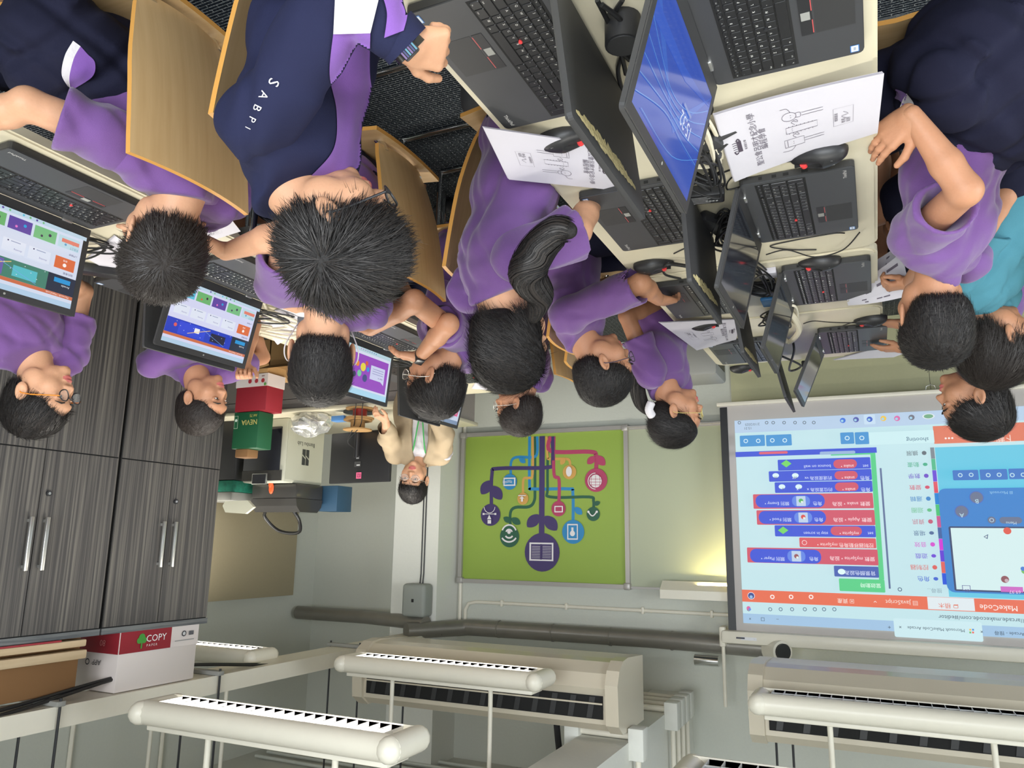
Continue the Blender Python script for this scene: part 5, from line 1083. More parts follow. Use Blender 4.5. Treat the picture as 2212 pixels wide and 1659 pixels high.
# ================================================================== PEOPLE (bodies grown from smooth distance fields)
def V3(*a): return np.array(a, float)
def nz(a): a = np.array(a, float); return a/(np.linalg.norm(a)+1e-12)
class Field:
    def __init__(s, lo, hi, h):
        s.lo = np.array(lo, float); s.h = h; s.n = np.maximum(2, np.ceil((np.array(hi)-s.lo)/h).astype(int)+1)
        s.f = np.full(s.n, 9.0, np.float32)
        s.ax = [s.lo[i]+h*np.arange(s.n[i]) for i in range(3)]
    def _sl(s, lo, hi, mg):
        a = np.clip(np.floor((lo-mg-s.lo)/s.h).astype(int), 0, s.n); b = np.clip(np.ceil((hi+mg-s.lo)/s.h).astype(int)+1, 0, s.n)
        if np.any(b-a < 1): return None, None
        sl = tuple(slice(a[i], b[i]) for i in range(3))
        return sl, [s.ax[0][sl[0]][:, None, None], s.ax[1][sl[1]][None, :, None], s.ax[2][sl[2]][None, None, :]]
    def _mix(s, sl, d, k, op):
        a = s.f[sl]
        if op == 'sub': d = -d; h = np.clip(.5+.5*(d-a)/k, 0, 1); s.f[sl] = a*(1-h)+d*h+k*h*(1-h)
        elif op == 'add': h = np.clip(.5+.5*(a-d)/k, 0, 1); s.f[sl] = np.where(a > 5, d, a*(1-h)+d*h-k*h*(1-h))
    def cone(s, a, b, ra, rb, k=.015, op='add'):
        a = np.array(a, float); b = np.array(b, float); R = max(ra, rb); sl, P = s._sl(np.minimum(a, b)-R, np.maximum(a, b)+R, k+.012)
        if sl is None: return s
        ab = b-a; L2 = float(ab@ab)+1e-12; p = [P[i]-a[i] for i in range(3)]
        t = np.clip((p[0]*ab[0]+p[1]*ab[1]+p[2]*ab[2])/L2, 0, 1)
        d = np.sqrt((p[0]-t*ab[0])**2+(p[1]-t*ab[1])**2+(p[2]-t*ab[2])**2)-(ra+(rb-ra)*t); s._mix(sl, d, k, op); return s
    def ell(s, c, r, R=None, k=.015, op='add', wob=None):
        c = np.array(c, float); r = np.array(r, float); R = np.eye(3) if R is None else np.array(R, float)   # columns = local axes
        ext = np.sqrt(((R*r)**2).sum(1)); sl, P = s._sl(c-ext, c+ext, k+.012)
        if sl is None: return s
        p = [P[i]-c[i] for i in range(3)]; q = [(p[0]*R[0, i]+p[1]*R[1, i]+p[2]*R[2, i]) for i in range(3)]
        k0 = np.sqrt((q[0]/r[0])**2+(q[1]/r[1])**2+(q[2]/r[2])**2); k1 = np.sqrt((q[0]/r[0]**2)**2+(q[1]/r[1]**2)**2+(q[2]/r[2]**2)**2)+1e-9
        d = k0*(k0-1)/k1; s._mix(sl, d, k, op); return s
    def half(s, p, n, op='sub', k=.006):
        n = nz(n); P = [s.ax[0][:, None, None], s.ax[1][None, :, None], s.ax[2][None, None, :]]
        d = -((P[0]-p[0])*n[0]+(P[1]-p[1])*n[1]+(P[2]-p[2])*n[2]); sl = (slice(None),)*3
        a = s.f; d = -d; h = np.clip(.5+.5*(d-a)/k, 0, 1); s.f = a*(1-h)+d*h+k*h*(1-h); return s
    def ripple(s, amp, waves):
        P = [s.ax[0][:, None, None], s.ax[1][None, :, None], s.ax[2][None, None, :]]; t = 0
        for w_, ph, c in waves:
            arg = P[0]*w_[0]+P[1]*w_[1]+P[2]*w_[2]+ph+1.3*np.sin(P[0]*c[0]+P[1]*c[1]+P[2]*c[2]); t = t+np.maximum(0, np.sin(arg))**2
        s.f = s.f+(amp*(t/len(waves)-.3)).astype(np.float32); return s
    def mesh(s):
        f = s.f; ins = f < 0; n = f.shape
        c = [(i, j, k) for i in (0, 1) for j in (0, 1) for k in (0, 1)]
        sub = lambda A, o: A[o[0]:n[0]-1+o[0], o[1]:n[1]-1+o[1], o[2]:n[2]-1+o[2]]
        cnt = sum(sub(ins, o).astype(np.int8) for o in c); act = (cnt > 0) & (cnt < 8); idx = np.argwhere(act)
        if len(idx) == 0: return np.zeros((0, 3)), []
        acc = np.zeros((len(idx), 3)); m = np.zeros(len(idx)); I = idx.T
        vals = {o: f[I[0]+o[0], I[1]+o[1], I[2]+o[2]] for o in c}
        for o in c:
            for ax in range(3):
                if o[ax] == 0:
                    p = list(o); p[ax] = 1; p = tuple(p); a, b = vals[o], vals[p]; x = (a < 0) != (b < 0)
                    t = np.where(x, a/np.where(x, a-b, 1), 0); q_ = np.tile(np.array(o, float), (len(idx), 1)); q_[:, ax] += t
                    acc += q_*x[:, None]; m += x
        Vv = s.lo+(idx+acc/m[:, None])*s.h
        num = np.full([n[0]-1, n[1]-1, n[2]-1], -1, np.int64); num[act] = np.arange(len(idx)); Fs = []
        for ax in range(3):
            a, b = (ax+1) % 3, (ax+2) % 3
            s0 = [slice(1, n[i]-1) for i in range(3)]; s0[ax] = slice(0, n[ax]-1); s1 = list(s0); s1[ax] = slice(1, n[ax])
            A, B = ins[tuple(s0)], ins[tuple(s1)]; E = np.argwhere(A != B)
            if not len(E): continue
            off = np.array([s0[i].start for i in range(3)]); E0 = E+off; fl = A[tuple(E.T)]
            def g(da, db): q_ = E0.copy(); q_[:, a] -= da; q_[:, b] -= db; return num[tuple(q_.T)]
            Q = np.stack([g(0, 0), g(1, 0), g(1, 1), g(0, 1)], 1); Q[~fl] = Q[~fl][:, ::-1]; Fs.append(Q)
        return Vv, np.concatenate(Fs)
def mesh_np(name, parts, parent=None):      # parts: (V, F, material or per-face list)
    me = bpy.data.meshes.new(name); o = 0; VV = []; FF = []; MI = []; mats = []
    for V, Fa, m in parts:
        if len(V) == 0: continue
        VV.append(V); FF.append(np.array(Fa)+o); o += len(V)
        if isinstance(m, tuple):
            nm, arr = m
            ids = []
            for x in nm:
                if x not in mats: mats.append(x)
                ids.append(mats.index(x))
            MI.append(np.array(ids)[arr])
        else:
            if m not in mats: mats.append(m)
            MI.append(np.full(len(Fa), mats.index(m)))
    VV = np.concatenate(VV); FF = np.concatenate(FF); MI = np.concatenate(MI)
    me.vertices.add(len(VV)); me.vertices.foreach_set('co', VV.astype(np.float32).ravel())
    me.loops.add(FF.size); me.loops.foreach_set('vertex_index', FF.ravel().astype(np.int32))
    me.polygons.add(len(FF)); me.polygons.foreach_set('loop_start', np.arange(0, FF.size, FF.shape[1], dtype=np.int32))
    for m in mats: me.materials.append(M[m])
    me.update(calc_edges=True); me.polygons.foreach_set('material_index', MI.astype(np.int32)); me.polygons.foreach_set('use_smooth', np.ones(len(FF), bool)); me.validate()
    return link(name, me, parent)
def frame(fwd, up):      # columns: right(x), forward(y), up(z)
    y = nz(fwd); x = nz(np.cross(y, up)); z = np.cross(x, y); return np.stack([x, y, z], 1)
def dirv(yaw, pitch=0): a, b = math.radians(yaw), math.radians(pitch); return V3(math.cos(a)*math.cos(b), math.sin(a)*math.cos(b), -math.sin(b))
def rod(yaw, pitch, roll):
    f = dirv(yaw, pitch); R = frame(f, V3(0, 0, 1)); r = math.radians(roll); c, s_ = math.cos(r), math.sin(r)
    return np.stack([R[:, 0]*c+R[:, 2]*s_, R[:, 1], -R[:, 0]*s_+R[:, 2]*c], 1)

def head_field(c, R, s, neck, h):
    L = lambda x, y, z: c+R@(V3(x, y, z)*s)
    e = lambda p, r, k=.012, op='add', RR=None: F_.ell(L(*p), V3(*r)*s, R if RR is None else R@RR, k*s, op)
    lo = np.minimum(c, neck)-.16*s; hi = np.maximum(c, neck)+.16*s; F_ = Field(lo, hi, h)
    e((0, -.014, .036), (.0715, .088, .077)); e((0, .022, -.022), (.0575, .062, .074), .02); e((0, .040, -.072), (.034, .036, .032), .03)
    for x in (-1, 1):
        e((x*.036, .046, -.034), (.026, .030, .028), .016); e((x*.05, .0, -.06), (.016, .03, .03), .02)
    e((0, .066, .022), (.045, .020, .020), .02)
    for x in (-1, 1): e((x*.029, .089, .0), (.016, .012, .011), .010, 'sub')
    for x in (-1, 1): e((x*.029, .0745, -.001), (.0135, .010, .0085), .004)
    F_.cone(L(0, .074, .006), L(0, .0935, -.030), .006*s, .0095*s, .008*s)
    for x in (-1, 1): e((x*.010, .084, -.033), (.008, .009, .007), .006)
    e((0, .080, -.056), (.020, .011, .006), .006); e((0, .078, -.067), (.017, .011, .007), .006); e((0, .092, -.0615), (.018, .006, .0018), .003, 'sub')
    e((0, .070, -.090), (.017, .014, .014), .012)
    a = math.radians(18)
    for x in (-1, 1):
        RR = np.array([[math.cos(a*x), 0, 0], [0, 1, 0], [0, 0, 1]]); E = np.array([[math.cos(x*.35), -math.sin(x*.35), 0], [math.sin(x*.35), math.cos(x*.35), 0], [0, 0, 1]])
        e((x*.0745, -.012, -.012), (.0075, .0175, .030), .006, 'add', E); e((x*.0805, -.009, -.008), (.005, .0095, .017), .004, 'sub', E)
    F_.cone(L(0, -.022, -.03), neck, .043*s, .047*s, .02*s); F_.cone(L(0, .0, -.06), neck+(L(0, .01, -.06)-L(0, -.022, -.03))*.3, .034*s, .043*s, .02*s)
    return F_, L
def hand(F_, w_, fd, nd, th, s, curl=(15, 20, 15), spread=1.0, tcurl=0):
    """w_: wrist, fd: finger direction, nd: back-of-hand normal, th: +1/-1 thumb side"""
    y = nz(fd); z = nz(np.array(nd)-y*np.dot(nd, y)); x = np.cross(y, z); L = lambda a, b, c: w_+(x*a+y*b+z*c)*s
    xs = [-.027, -.009, .009, .026]; lens = [.052, .061, .057, .044]
    for i in range(4):
        a = xs[i]*th*-1
        F_.cone(L(a*.55, .0, 0), L(a, .062, 0), .0135*s, .0105*s, .010)
    F_.ell(L(0, .035, -.003), V3(.033, .036, .0125)*s, np.stack([x, y, z], 1), .008)
    for i in range(4):
        a = xs[i]*th*-1; p = np.array([a, .062, .0]); ang = 0; r = .0085; sp = a*.22*spread
        for j, fr in enumerate((.45, .30, .25)):
            ang += math.radians(curl[j]*(1+.12*i)); d = np.array([sp*.4 if j == 0 else sp*.2, math.cos(ang), -math.sin(ang)]); q_ = p+d*lens[i]*fr*1.05
            F_.cone(L(*p), L(*q_), r*s, (r-.0008)*s, .0035); p = q_; r -= .0008
    t = -th*-1
    p0 = np.array([-th*.020*1, .012, -.006]); p0[0] = xs[0]*th*-1*.75; sd = np.sign(p0[0])
    p1 = p0+np.array([sd*.024, .024, -.010]); p2 = p1+np.array([sd*(.012-.01*tcurl), .026, -.004-.01*tcurl]); p3 = p2+np.array([sd*(.002-.006*tcurl), .022, -.004-.008*tcurl])
    F_.cone(L(*p0), L(*p1), .013*s, .0105*s, .008); F_.cone(L(*p1), L(*p2), .0102*s, .009*s, .004); F_.cone(L(*p2), L(*p3), .009*s, .0072*s, .003)
def ik(a, b, l1, l2, pole):
    d = b-a; D = np.linalg.norm(d); u = d/(D+1e-9)
    if D > (l1+l2)*.995: b = a+u*(l1+l2)*.995; D = (l1+l2)*.995
    x = (l1*l1-l2*l2+D*D)/(2*D); hgt = math.sqrt(max(1e-6, l1*l1-x*x)); pl = np.array(pole, float); pl = nz(pl-u*np.dot(pl, u)); return a+u*x+pl*hgt, b

def strands(R, c, s, Vh, Fh, n, length, whorl, grav, lift, width, seed, clump=0, region=None):
    g = np.random.default_rng(seed); P = Vh[Fh]; ctr = P.mean(1); nr = np.cross(P[:, 1]-P[:, 0], P[:, 3]-P[:, 0]); nr /= np.linalg.norm(nr, axis=1)[:, None]+1e-12
    loc = (ctr-c)@R/s; ok = np.ones(len(ctr), bool)
    if region is not None: ok = region(loc)
    cand = np.where(ok)[0]; ids = g.choice(cand, n); p = ctr[ids]+g.normal(0, .002, (n, 3)); nn = nr[ids]
    out = np.sign(((ctr[ids]-c)*nn).sum(1)); nn = nn*out[:, None]
    W = c+R@(np.array(whorl)*s); t = p-W; t -= nn*(t*nn).sum(1)[:, None]; tl = np.linalg.norm(t, axis=1)[:, None]; t /= tl+1e-9
    sw = np.cross(nn, t); t = t+sw*.35*np.exp(-tl/.04)+g.normal(0, .22, (n, 3)); t -= nn*(t*nn).sum(1)[:, None]*.8; t /= np.linalg.norm(t, axis=1)[:, None]
    Ls = length*s*g.uniform(.6, 1.15, (n, 1)); down = V3(0, 0, -1)
    pts = [p-nn*.002]; dcur = nz_rows(t+nn*lift*g.uniform(.4, 1.3, (n, 1)))
    for k in range(4):
        pts.append(pts[-1]+dcur*Ls/4); dcur = nz_rows(dcur+down*grav*.25-nn*lift*.22)
    side = nz_rows(np.cross(t, nn)); Vv = []; wd = [1, .95, .8, .55, .08]
    for k in range(5): Vv += [pts[k]+side*width*wd[k]*.5, pts[k]-side*width*wd[k]*.5]
    Vv = np.stack(Vv, 1).reshape(-1, 3); b = (np.arange(n)*10)[:, None]
    Fq = np.concatenate([np.stack([b[:, 0]+2*k, b[:, 0]+2*k+1, b[:, 0]+2*k+3, b[:, 0]+2*k+2], 1) for k in range(4)]); return Vv, Fq
def nz_rows(a): return a/(np.linalg.norm(a, axis=1)[:, None]+1e-9)

def person(label, hc, look, body, pelvis, hands=None, s=1.0, hair='short', hn=1800, top='purple', bottom='navy_d', skin='skin', glasses=None, seed=1, legs=True, knees=None, hq=.0042, arms=True,
           hair_m='hair', sleeve=.62, long_sleeve=False, extra=None, group='people in purple shirts', shoulder=None, cat='person', torso_k=1.0, seat_z=.455, poles=None, fringe=0, slim=1.0, whorl=None):
    t = thing('person', label, cat, (pelvis[0], pelvis[1], 0), 0, group)
    base = V3(pelvis[0], pelvis[1], 0)
    c = V3(*hc); R = rod(*look); fb = dirv(body); rb = nz(np.cross(fb, V3(0, 0, 1)))    # rb: person's right
    neck = c+R@(V3(0, -.040, -.115)*s); neck = neck+V3(0, 0, -.012*s)
    pel = V3(*pelvis)
    up = nz(neck-pel); chest = neck-up*.10*s
    sh = {}; sw = .128*s
    for sd, nm in ((1, 'R'), (-1, 'L')): sh[nm] = neck-up*.045*s+rb*sd*sw
    if shoulder:
        for k_, v in shoulder.items(): sh[k_] = sh[k_]+V3(*v)
    Rb = np.stack([rb, nz(np.cross(up, rb)), up], 1)
    parts = []
    HF, L = head_field(c, R, s, neck, hq*.82); Vh, Fh = HF.mesh()
    ctr = (Vh[Fh].mean(1)-c)@R/s
    lip = ((ctr[:, 0]/.021)**2+((ctr[:, 2]+.0615)/.0115)**2 < 1) & (ctr[:, 1] > .074)
    parts.append((Vh, Fh, ((skin, 'lips'), lip.astype(int))))
    # torso + legs under the clothes
    tl = np.linalg.norm(neck-pel); TF = Field(np.minimum(neck, pel)-.25*s, np.maximum(neck, pel)+.25*s, .012)
    TF.cone(pel, chest, .07*s, .07*s, .04).cone(chest, neck, .052*s, .040*s, .03)
    for nm in 'LR': TF.cone(chest+up*.04*s, sh[nm], .05*s, .04*s, .04)
    V_, F2 = TF.mesh(); parts.append((V_, F2, skin))
    clothes = []
    arm_pts = {}
    if arms:
        hands = hands or {}
        for sd, nm in ((1, 'R'), (-1, 'L')):
            H = hands.get(nm)
            if H is None: H = dict(p=pel+fb*.22*s+rb*sd*.10*s+V3(0, 0, .10), f=fb-rb*sd*.3)
            w_ = V3(*H['p']); pole = H.get('pole', rb*sd*.5+V3(0, 0, -1)-fb*.3)
            if 'elbow' in H: el = V3(*H['elbow'])
            else: el, w_ = ik(sh[nm], w_, .225*s, .205*s, pole)
            fd = nz(H.get('f', w_-el)); nd = H.get('n', (0, 0, 1)); hs = .86*s*H.get('s', 1)
            lo = np.minimum(np.minimum(sh[nm], el), w_)-.14*s; hi = np.maximum(np.maximum(sh[nm], el), w_)+.14*s
            lo = np.minimum(lo, w_+fd*.15*s-.06); hi = np.maximum(hi, w_+fd*.15*s+.06)
            AF = Field(lo, hi, H.get('q', .0048)); AF.cone(sh[nm], el, .037*s, .031*s, .01).cone(el, el+(w_-el)*.35, .031*s, .0305*s, .012).cone(el+(w_-el)*.35, w_, .0305*s, .0195*s, .01)
            HFd = Field(w_-.02+np.minimum(0, fd*.13*s)-.045, w_+.02+np.maximum(0, fd*.13*s)+.045, .0028)
            hand(HFd, w_, fd, nd, H.get('th', -sd), hs, H.get('curl', (18, 25, 18)), H.get('spread', 1), H.get('tc', 0)); HFd.cone(w_-nz(w_-el)*.03, w_+fd*.01, .0200*s, .017*s, .01)
            for Fx in (AF, HFd): V_, F2 = Fx.mesh(); parts.append((V_, F2, skin))
            arm_pts[nm] = (sh[nm], el, w_, fd)
    # legs
    if legs:
        LF = None; kn = {}; an = {}
        for sd, nm in ((1, 'R'), (-1, 'L')):
            hip = pel+rb*sd*.065*s; k_ = V3(*knees[nm]) if knees and nm in knees else hip+fb*.34*s+rb*sd*.03+V3(0, 0, seat_z+.03-pel[2]+.02)
            kn[nm] = k_; an[nm] = V3(k_[0]-fb[0]*.04, k_[1]-fb[1]*.04, .075) if not (knees and 'ankle'+nm in knees) else V3(*knees['ankle'+nm])
        lo = np.min([pel]+list(kn.values())+list(an.values()), 0)-.16; hi = np.max([pel]+list(kn.values())+list(an.values()), 0)+.16; LF = Field(lo, hi, .010)
        for sd, nm in ((1, 'R'), (-1, 'L')):
            hip = pel+rb*sd*.065*s; LF.cone(hip, kn[nm], .066*s, .047*s, .02).cone(kn[nm], kn[nm]*.65+an[nm]*.35, .046*s, .043*s, .02).cone(kn[nm]*.65+an[nm]*.35, an[nm], .043*s, .028*s, .02)
        LF.ell(pel, V3(.11, .085, .08)*s, Rb, .03); V_, F2 = LF.mesh(); parts.append((V_, F2, skin))
        SF = Field(pel-.25*s-abs(fb)*.15, pel+.25*s+abs(fb)*.2, .009)
        for sd, nm in ((1, 'R'), (-1, 'L')):
            hip = pel+rb*sd*.065*s; SF.cone(hip, hip+(kn[nm]-hip)*.72, .084*s, .076*s, .02)
        SF.ell(pel, V3(.135, .105, .10)*s, Rb, .03); SF.ripple(.006, [((40, 25, 10), 1, (9, 20, 5)), ((-20, 50, 30), 2, (15, 5, 8))]); V_, F2 = SF.mesh()
        clothes.append(('shorts', [(V_, F2, bottom)]))
        for sd, nm in ((1, 'R'), (-1, 'L')):
            a_ = an[nm]; FF_ = Field(a_-.2, a_+.2, .009); FF_.cone(a_+V3(0, 0, -.01), a_+fb*.03+V3(0, 0, -.035), .032*s, .032*s, .02).ell(a_+fb*.055*s+V3(0, 0, -.045), V3(.036, .095, .028)*s, np.stack([rb, fb, V3(0, 0, 1)], 1), .01); FF_.half(a_+V3(0, 0, -.072), V3(0, 0, -1)); V_, F2 = FF_.mesh()
            clothes.append(('shoe', [(V_, F2, 'floor_shoe')]))
    # shirt
    rg = random.Random(seed)
    SF = Field(np.minimum(np.minimum(pel, neck), np.minimum(sh['L'], sh['R']))-.20*s-.05, np.maximum(np.maximum(pel, neck), np.maximum(sh['L'], sh['R']))+.20*s+.05, .0065)
    tk = torso_k
    SF.ell(pel+up*.03, V3(.135*tk, .110*slim, .11)*s, Rb, .03); mid = pel*.5+chest*.5
    SF.ell(mid, V3(.128*tk, .100*slim, max(.15, tl*.36))*s if s > 0 else 1, Rb, .04); SF.ell(chest+up*.0, V3(.135*tk, .095*slim, .115)*s, Rb, .03)
    SF.cone(chest+up*.05*s, neck+up*.016*s, .075*s, .056*s, .03)
    for nm in 'LR': SF.cone(neck-up*.035*s, sh[nm], .050*s, .052*s, .03)
    wv = [((rg.uniform(-50, 50), rg.uniform(-50, 50), rg.uniform(-55, 55)), rg.uniform(0, 6), (rg.uniform(-26, 26), rg.uniform(-26, 26), rg.uniform(-26, 26))) for _ in range(4)]
    SF.ripple(.019, wv)
    SF.half(neck+up*.036*s-fb*.02, up+fb*.7)
    V_, F2 = SF.mesh()
    shirt_parts = [(V_, F2, top)]
    if arms and not long_sleeve:
        for nm in 'LR':
            a_, e_, w2, _ = arm_pts[nm]; u_ = e_-a_; m_ = a_+u_*sleeve; n_ = nz(u_)
            AF = Field(np.minimum(a_, m_)-.1*s, np.maximum(a_, m_)+.1*s, .0058)
            AF.cone(a_-u_*.10, m_, .050*s, .063*s, .02).cone(a_, a_*.55+chest*.25+neck*.20, .054*s, .05*s, .03); AF.ripple(.019, wv)
            AF.half(m_-n_*.004, n_, k=.004); AF.cone(a_+u_*(sleeve*.55), m_+n_*.03*s, .036*s, .060*s, .004, 'sub')
            V_, F2 = AF.mesh(); shirt_parts.append((V_, F2, top))
    clothes.append(('shirt', shirt_parts))
    if arms and long_sleeve:
        for nm in 'LR':
            a_, e_, w2, _ = arm_pts[nm]; AF = Field(np.minimum(np.minimum(a_, e_), w2)-.1, np.maximum(np.maximum(a_, e_), w2)+.1, .0065)
            AF.cone(a_, e_, .056*s, .050*s, .02).cone(e_, w2-(w2-e_)*.30, .052*s, .034*s, .02); AF.ripple(.026, wv); V_, F2 = AF.mesh(); clothes.append(('sleeve', [(V_, F2, top)]))
    # hair
    lo, hi = c-.17*s, c+.17*s; GF = Field(lo, hi, hq)
    g_ = lambda p, r, k=.012, op='add': GF.ell(L(*p), V3(*r)*s, R, k*s, op)
    g_((0, -.017, .042), (.080, .096, .084)); g_((0, -.050, -.010), (.068, .056, .062), .03)
    g_((0, .102, -.052), (.088, .085, .105), .010, 'sub'); g_((0, .11, .02), (.05, .045, .05), .02, 'sub')
    if hair in ('short', 'spiky', 'crop'):
        for x in (-1, 1): g_((x*.090, .012, -.028), (.034, .030, .036), .008, 'sub')
        g_((0, -.04, -.105), (.12, .12, .055), .012, 'sub')
    elif hair in ('pony', 'lowpony', 'bob'):
        if hair == 'pony':
            g_((0, -.052, -.055), (.050, .040, .050), .03)
            for x in (-1, 1): g_((x*.072, -.008, -.016), (.021, .036, .050), .02)
        else:
            for x in (-1, 1): g_((x*.090, .012, -.034), (.030, .022, .030), .008, 'sub')
        g_((0, -.04, -.125), (.12, .12, .055), .012, 'sub')
    if fringe: g_((0, .062, .058), (.060, .030, .034), .01)
    Vg, Fg = GF.mesh(); hp = [(Vg, Fg, hair_m)]
    wh = (.012, -.062, .100)
    reg = lambda q_: (q_[:, 2] > -.055)
    par = {'short': (.036, .45, .26, .0015), 'crop': (.020, .2, .34, .0013), 'spiky': (.052, .15, .42, .0016), 'pony': (.05, .1, .05, .0013), 'lowpony': (.05, .1, .05, .0013), 'bob': (.06, .7, .12, .0015)}[hair]
    if whorl is not None:      # crown of the head lies at this measured point
        d = nz(V3(*whorl)-c); wh = tuple((R.T@d)*.10)
    if hair in ('pony', 'lowpony'): wh = (0, .075, .085)
    if hn:
        hp.append(strands(R, c, s, Vg, Fg, int(hn*.9), par[0], wh, par[1], par[2], par[3], seed, region=reg)+(hair_m,))
        hp.append(strands(R, c, s, Vg, Fg, int(hn*.6), par[0], wh, par[1], par[2], par[3]*.8, seed+90, region=reg)+('hair_hi',))
    if extra and 'tail' in extra:
        P = [V3(*p) for p in extra['tail'][0]]; rr_ = extra['tail'][1]; g = np.random.default_rng(seed+5); PP = [np.array(q_) for q_ in smooth_path(P, 8)]; N_ = len(PP); m_ = 1300
        rad = np.interp(np.linspace(0, 1, N_), np.linspace(0, 1, len(rr_)), rr_); Vs = []; Fs_ = []
        for i in range(m_):
            a = g.uniform(0, 2*PI); q0 = math.sqrt(g.uniform(.25, 1)); e0 = g.uniform(.66, 1.0); kk = max(4, int(N_*e0))
            for j in range(kk):
                tt = nz(PP[min(j+1, N_-1)]-PP[max(j-1, 0)]); x_ = nz(np.cross(tt, V3(.3, .2, 1))); y_ = np.cross(tt, x_); aa = a+.5*j/N_; o_ = (x_*math.cos(aa)+y_*math.sin(aa)); w_ = .0012 if j < kk-2 else .0003; sd_ = nz(np.cross(tt, o_)); pp = PP[j]+o_*rad[j]*q0
                Vs += [pp+sd_*w_, pp-sd_*w_]
            b0 = len(Vs)-2*kk; Fs_ += [(b0+2*j, b0+2*j+1, b0+2*j+3, b0+2*j+2) for j in range(kk-1)]
        hp.append((np.array(Vs), np.array(Fs_), ((hair_m, 'hair_hi'), (np.arange(len(Fs_))//17 % 3 == 0).astype(int))))
        TFd = Field(np.min(PP, 0)-.06, np.max(PP, 0)+.06, .005)
        for j in range(N_-3): TFd.cone(PP[j], PP[j+1], rad[j]*.5, rad[j+1]*.5, .01)
        V_, F2 = TFd.mesh(); hp.append((V_, F2, hair_m))
    off = -base
    def shift(ps): return [(V+off, Fq, m) for V, Fq, m in ps]
    mesh_np('body', shift(parts), t); hobj = mesh_np('hair', shift(hp), t)
    objs = {}
    for nm, ps in clothes: objs.setdefault(nm, []).append(mesh_np(nm, shift(ps), t))
    # eyes, brows, glasses in head space
    HM = Matrix.Translation(Vector(c-base)) @ Matrix([list(R[i])+[0] for i in range(3)]+[[0, 0, 0, 1]]) @ Matrix.Scale(s, 4)
    for x in (-1, 1):
        MB().sph((x*.029, .0775, -.001), (.0105, .0088, .0042), 'eye_w', 12, T=HM).sph((x*.029, .0845, -.001), (.0044, .0026, .0038), 'eye_d', 10, T=HM).tube([(x*(.029-.012), .0845, .0025), (x*.029, .0875, .005), (x*(.029+.013), .0815, .0022)], .0011, 'hair', 5, T=HM).build('eye', t)
        MB().tube([(x*.014, .088, .017), (x*.029, .0885, .021), (x*.046, .078, .016)], [.002, .0028, .001], 'hair', 6, T=HM).build('eyebrow', t)
    if glasses:
        gc, gt = glasses[:2]; tc_ = glasses[2] if len(glasses) > 2 else gc; b = MB(); ln = MB()
        for x in (-1, 1):
            P = [(x*.031+.022*math.cos(2*PI*i/20), .0985-.004*abs(math.cos(2*PI*i/20)), -.003+.0175*math.sin(2*PI*i/20)) for i in range(20)]
            b.tube(P, gt, gc, 6, closed=True, T=HM); ln.add(P, [list(range(20))], 'glass', T=HM)
            b.tube([(x*.052, .095, .002), (x*.066, .085, .003), (x*.076, .02, .0), (x*.078, -.01, -.006), (x*.074, -.028, -.022)], gt, tc_, 6, T=HM)
        b.tube([(-.011, .0985, .002), (0, .1, .005), (.011, .0985, .002)], gt, gc, 6, T=HM); g_ = b.build('glasses', t); ln.build('lenses', g_)
    return t, dict(c=c, R=R, L=L, neck=neck, sh=sh, arms=arm_pts, base=base, up=up, fb=fb, rb=rb, HM=HM, objs=objs, chest=chest, pel=pel)
GP = 'people in purple shirts'
# the person in the aisle, seen from behind and above
c = atD(744, 506, 1.38)
t1, i1 = person('person in a navy and purple zip jacket with spiky black hair, nearest the camera', c, (146, 36, 6), 168, (.86, 1.00, .54), s=1.05, hair='spiky', hn=9000, top='navy', bottom='navy_d', seed=3, hq=.0036,
  hands={'L': dict(p=tuple(atD(880, 100, 1.13)), f=(-.30, .45, -.15), n=(-.45, -.35, .75), curl=(40, 45, 35), elbow=tuple(atD(765, -30, 1.09))), 'R': dict(p=(.86, 1.10, .62), f=(-.6, -.3, -.6), elbow=(.96, 1.14, .70))}, long_sleeve=True, torso_k=1.12, whorl=atD(690, 575, 1.28), glasses=('black', .0022), group='seated people')
c = atD(350, 530, 1.70)
t2, i2 = person('person in a purple shirt at the nearest right laptop, over a plywood chair back', c, (14, 16, 0), 5, (1.53, 1.06, .50), s=1.03, slim=.8, whorl=atD(362, 590, 1.58), hair='short', hn=5200, hair_m='hair_b', seed=5, hq=.004, torso_k=.95,
  hands={'R': dict(p=tuple(onZ(-60, 270, .78)), f=(.9, -.2, -.1), elbow=tuple(atD(60, 225, 1.50))), 'L': dict(p=(1.76, 1.38, .77), f=(1, .1, -.1))}, shoulder={'R': (.02, -.02, -.02)}, knees={'R': (1.86, .93, .47), 'L': (1.86, 1.12, .47)}, group=GP)
c = atD(88, 862, 2.48)
person('person in a purple shirt with orange armed black glasses in front of the cabinets', c, (158, 2, 0), 185, (2.56, 1.42, .66), s=1.03, hair='short', hn=3200, seed=8, glasses=('black', .0019, 'orange_t'), legs=False, group=GP, skin='skin', hq=.004)
c = atD(440, 872, 3.02)
person('person in a purple shirt holding a hand to the mouth behind the blue game laptop', c, (172, 8, 0), 205, (2.62, 2.24, .50), s=1.0, hair='crop', hn=2600, hair_m='hair_b', seed=9, skin='skin2', group=GP,
  hands={'L': dict(p=tuple(atD(528, 790, 2.95)), f=(-.30, -.25, .85), n=(.5, .7, .1), curl=(60, 70, 50), elbow=tuple(atD(545, 700, 2.97))), 'R': dict(p=(2.4, 2.4, .62))}, hq=.004)
c = atD(695, 772, 2.05)
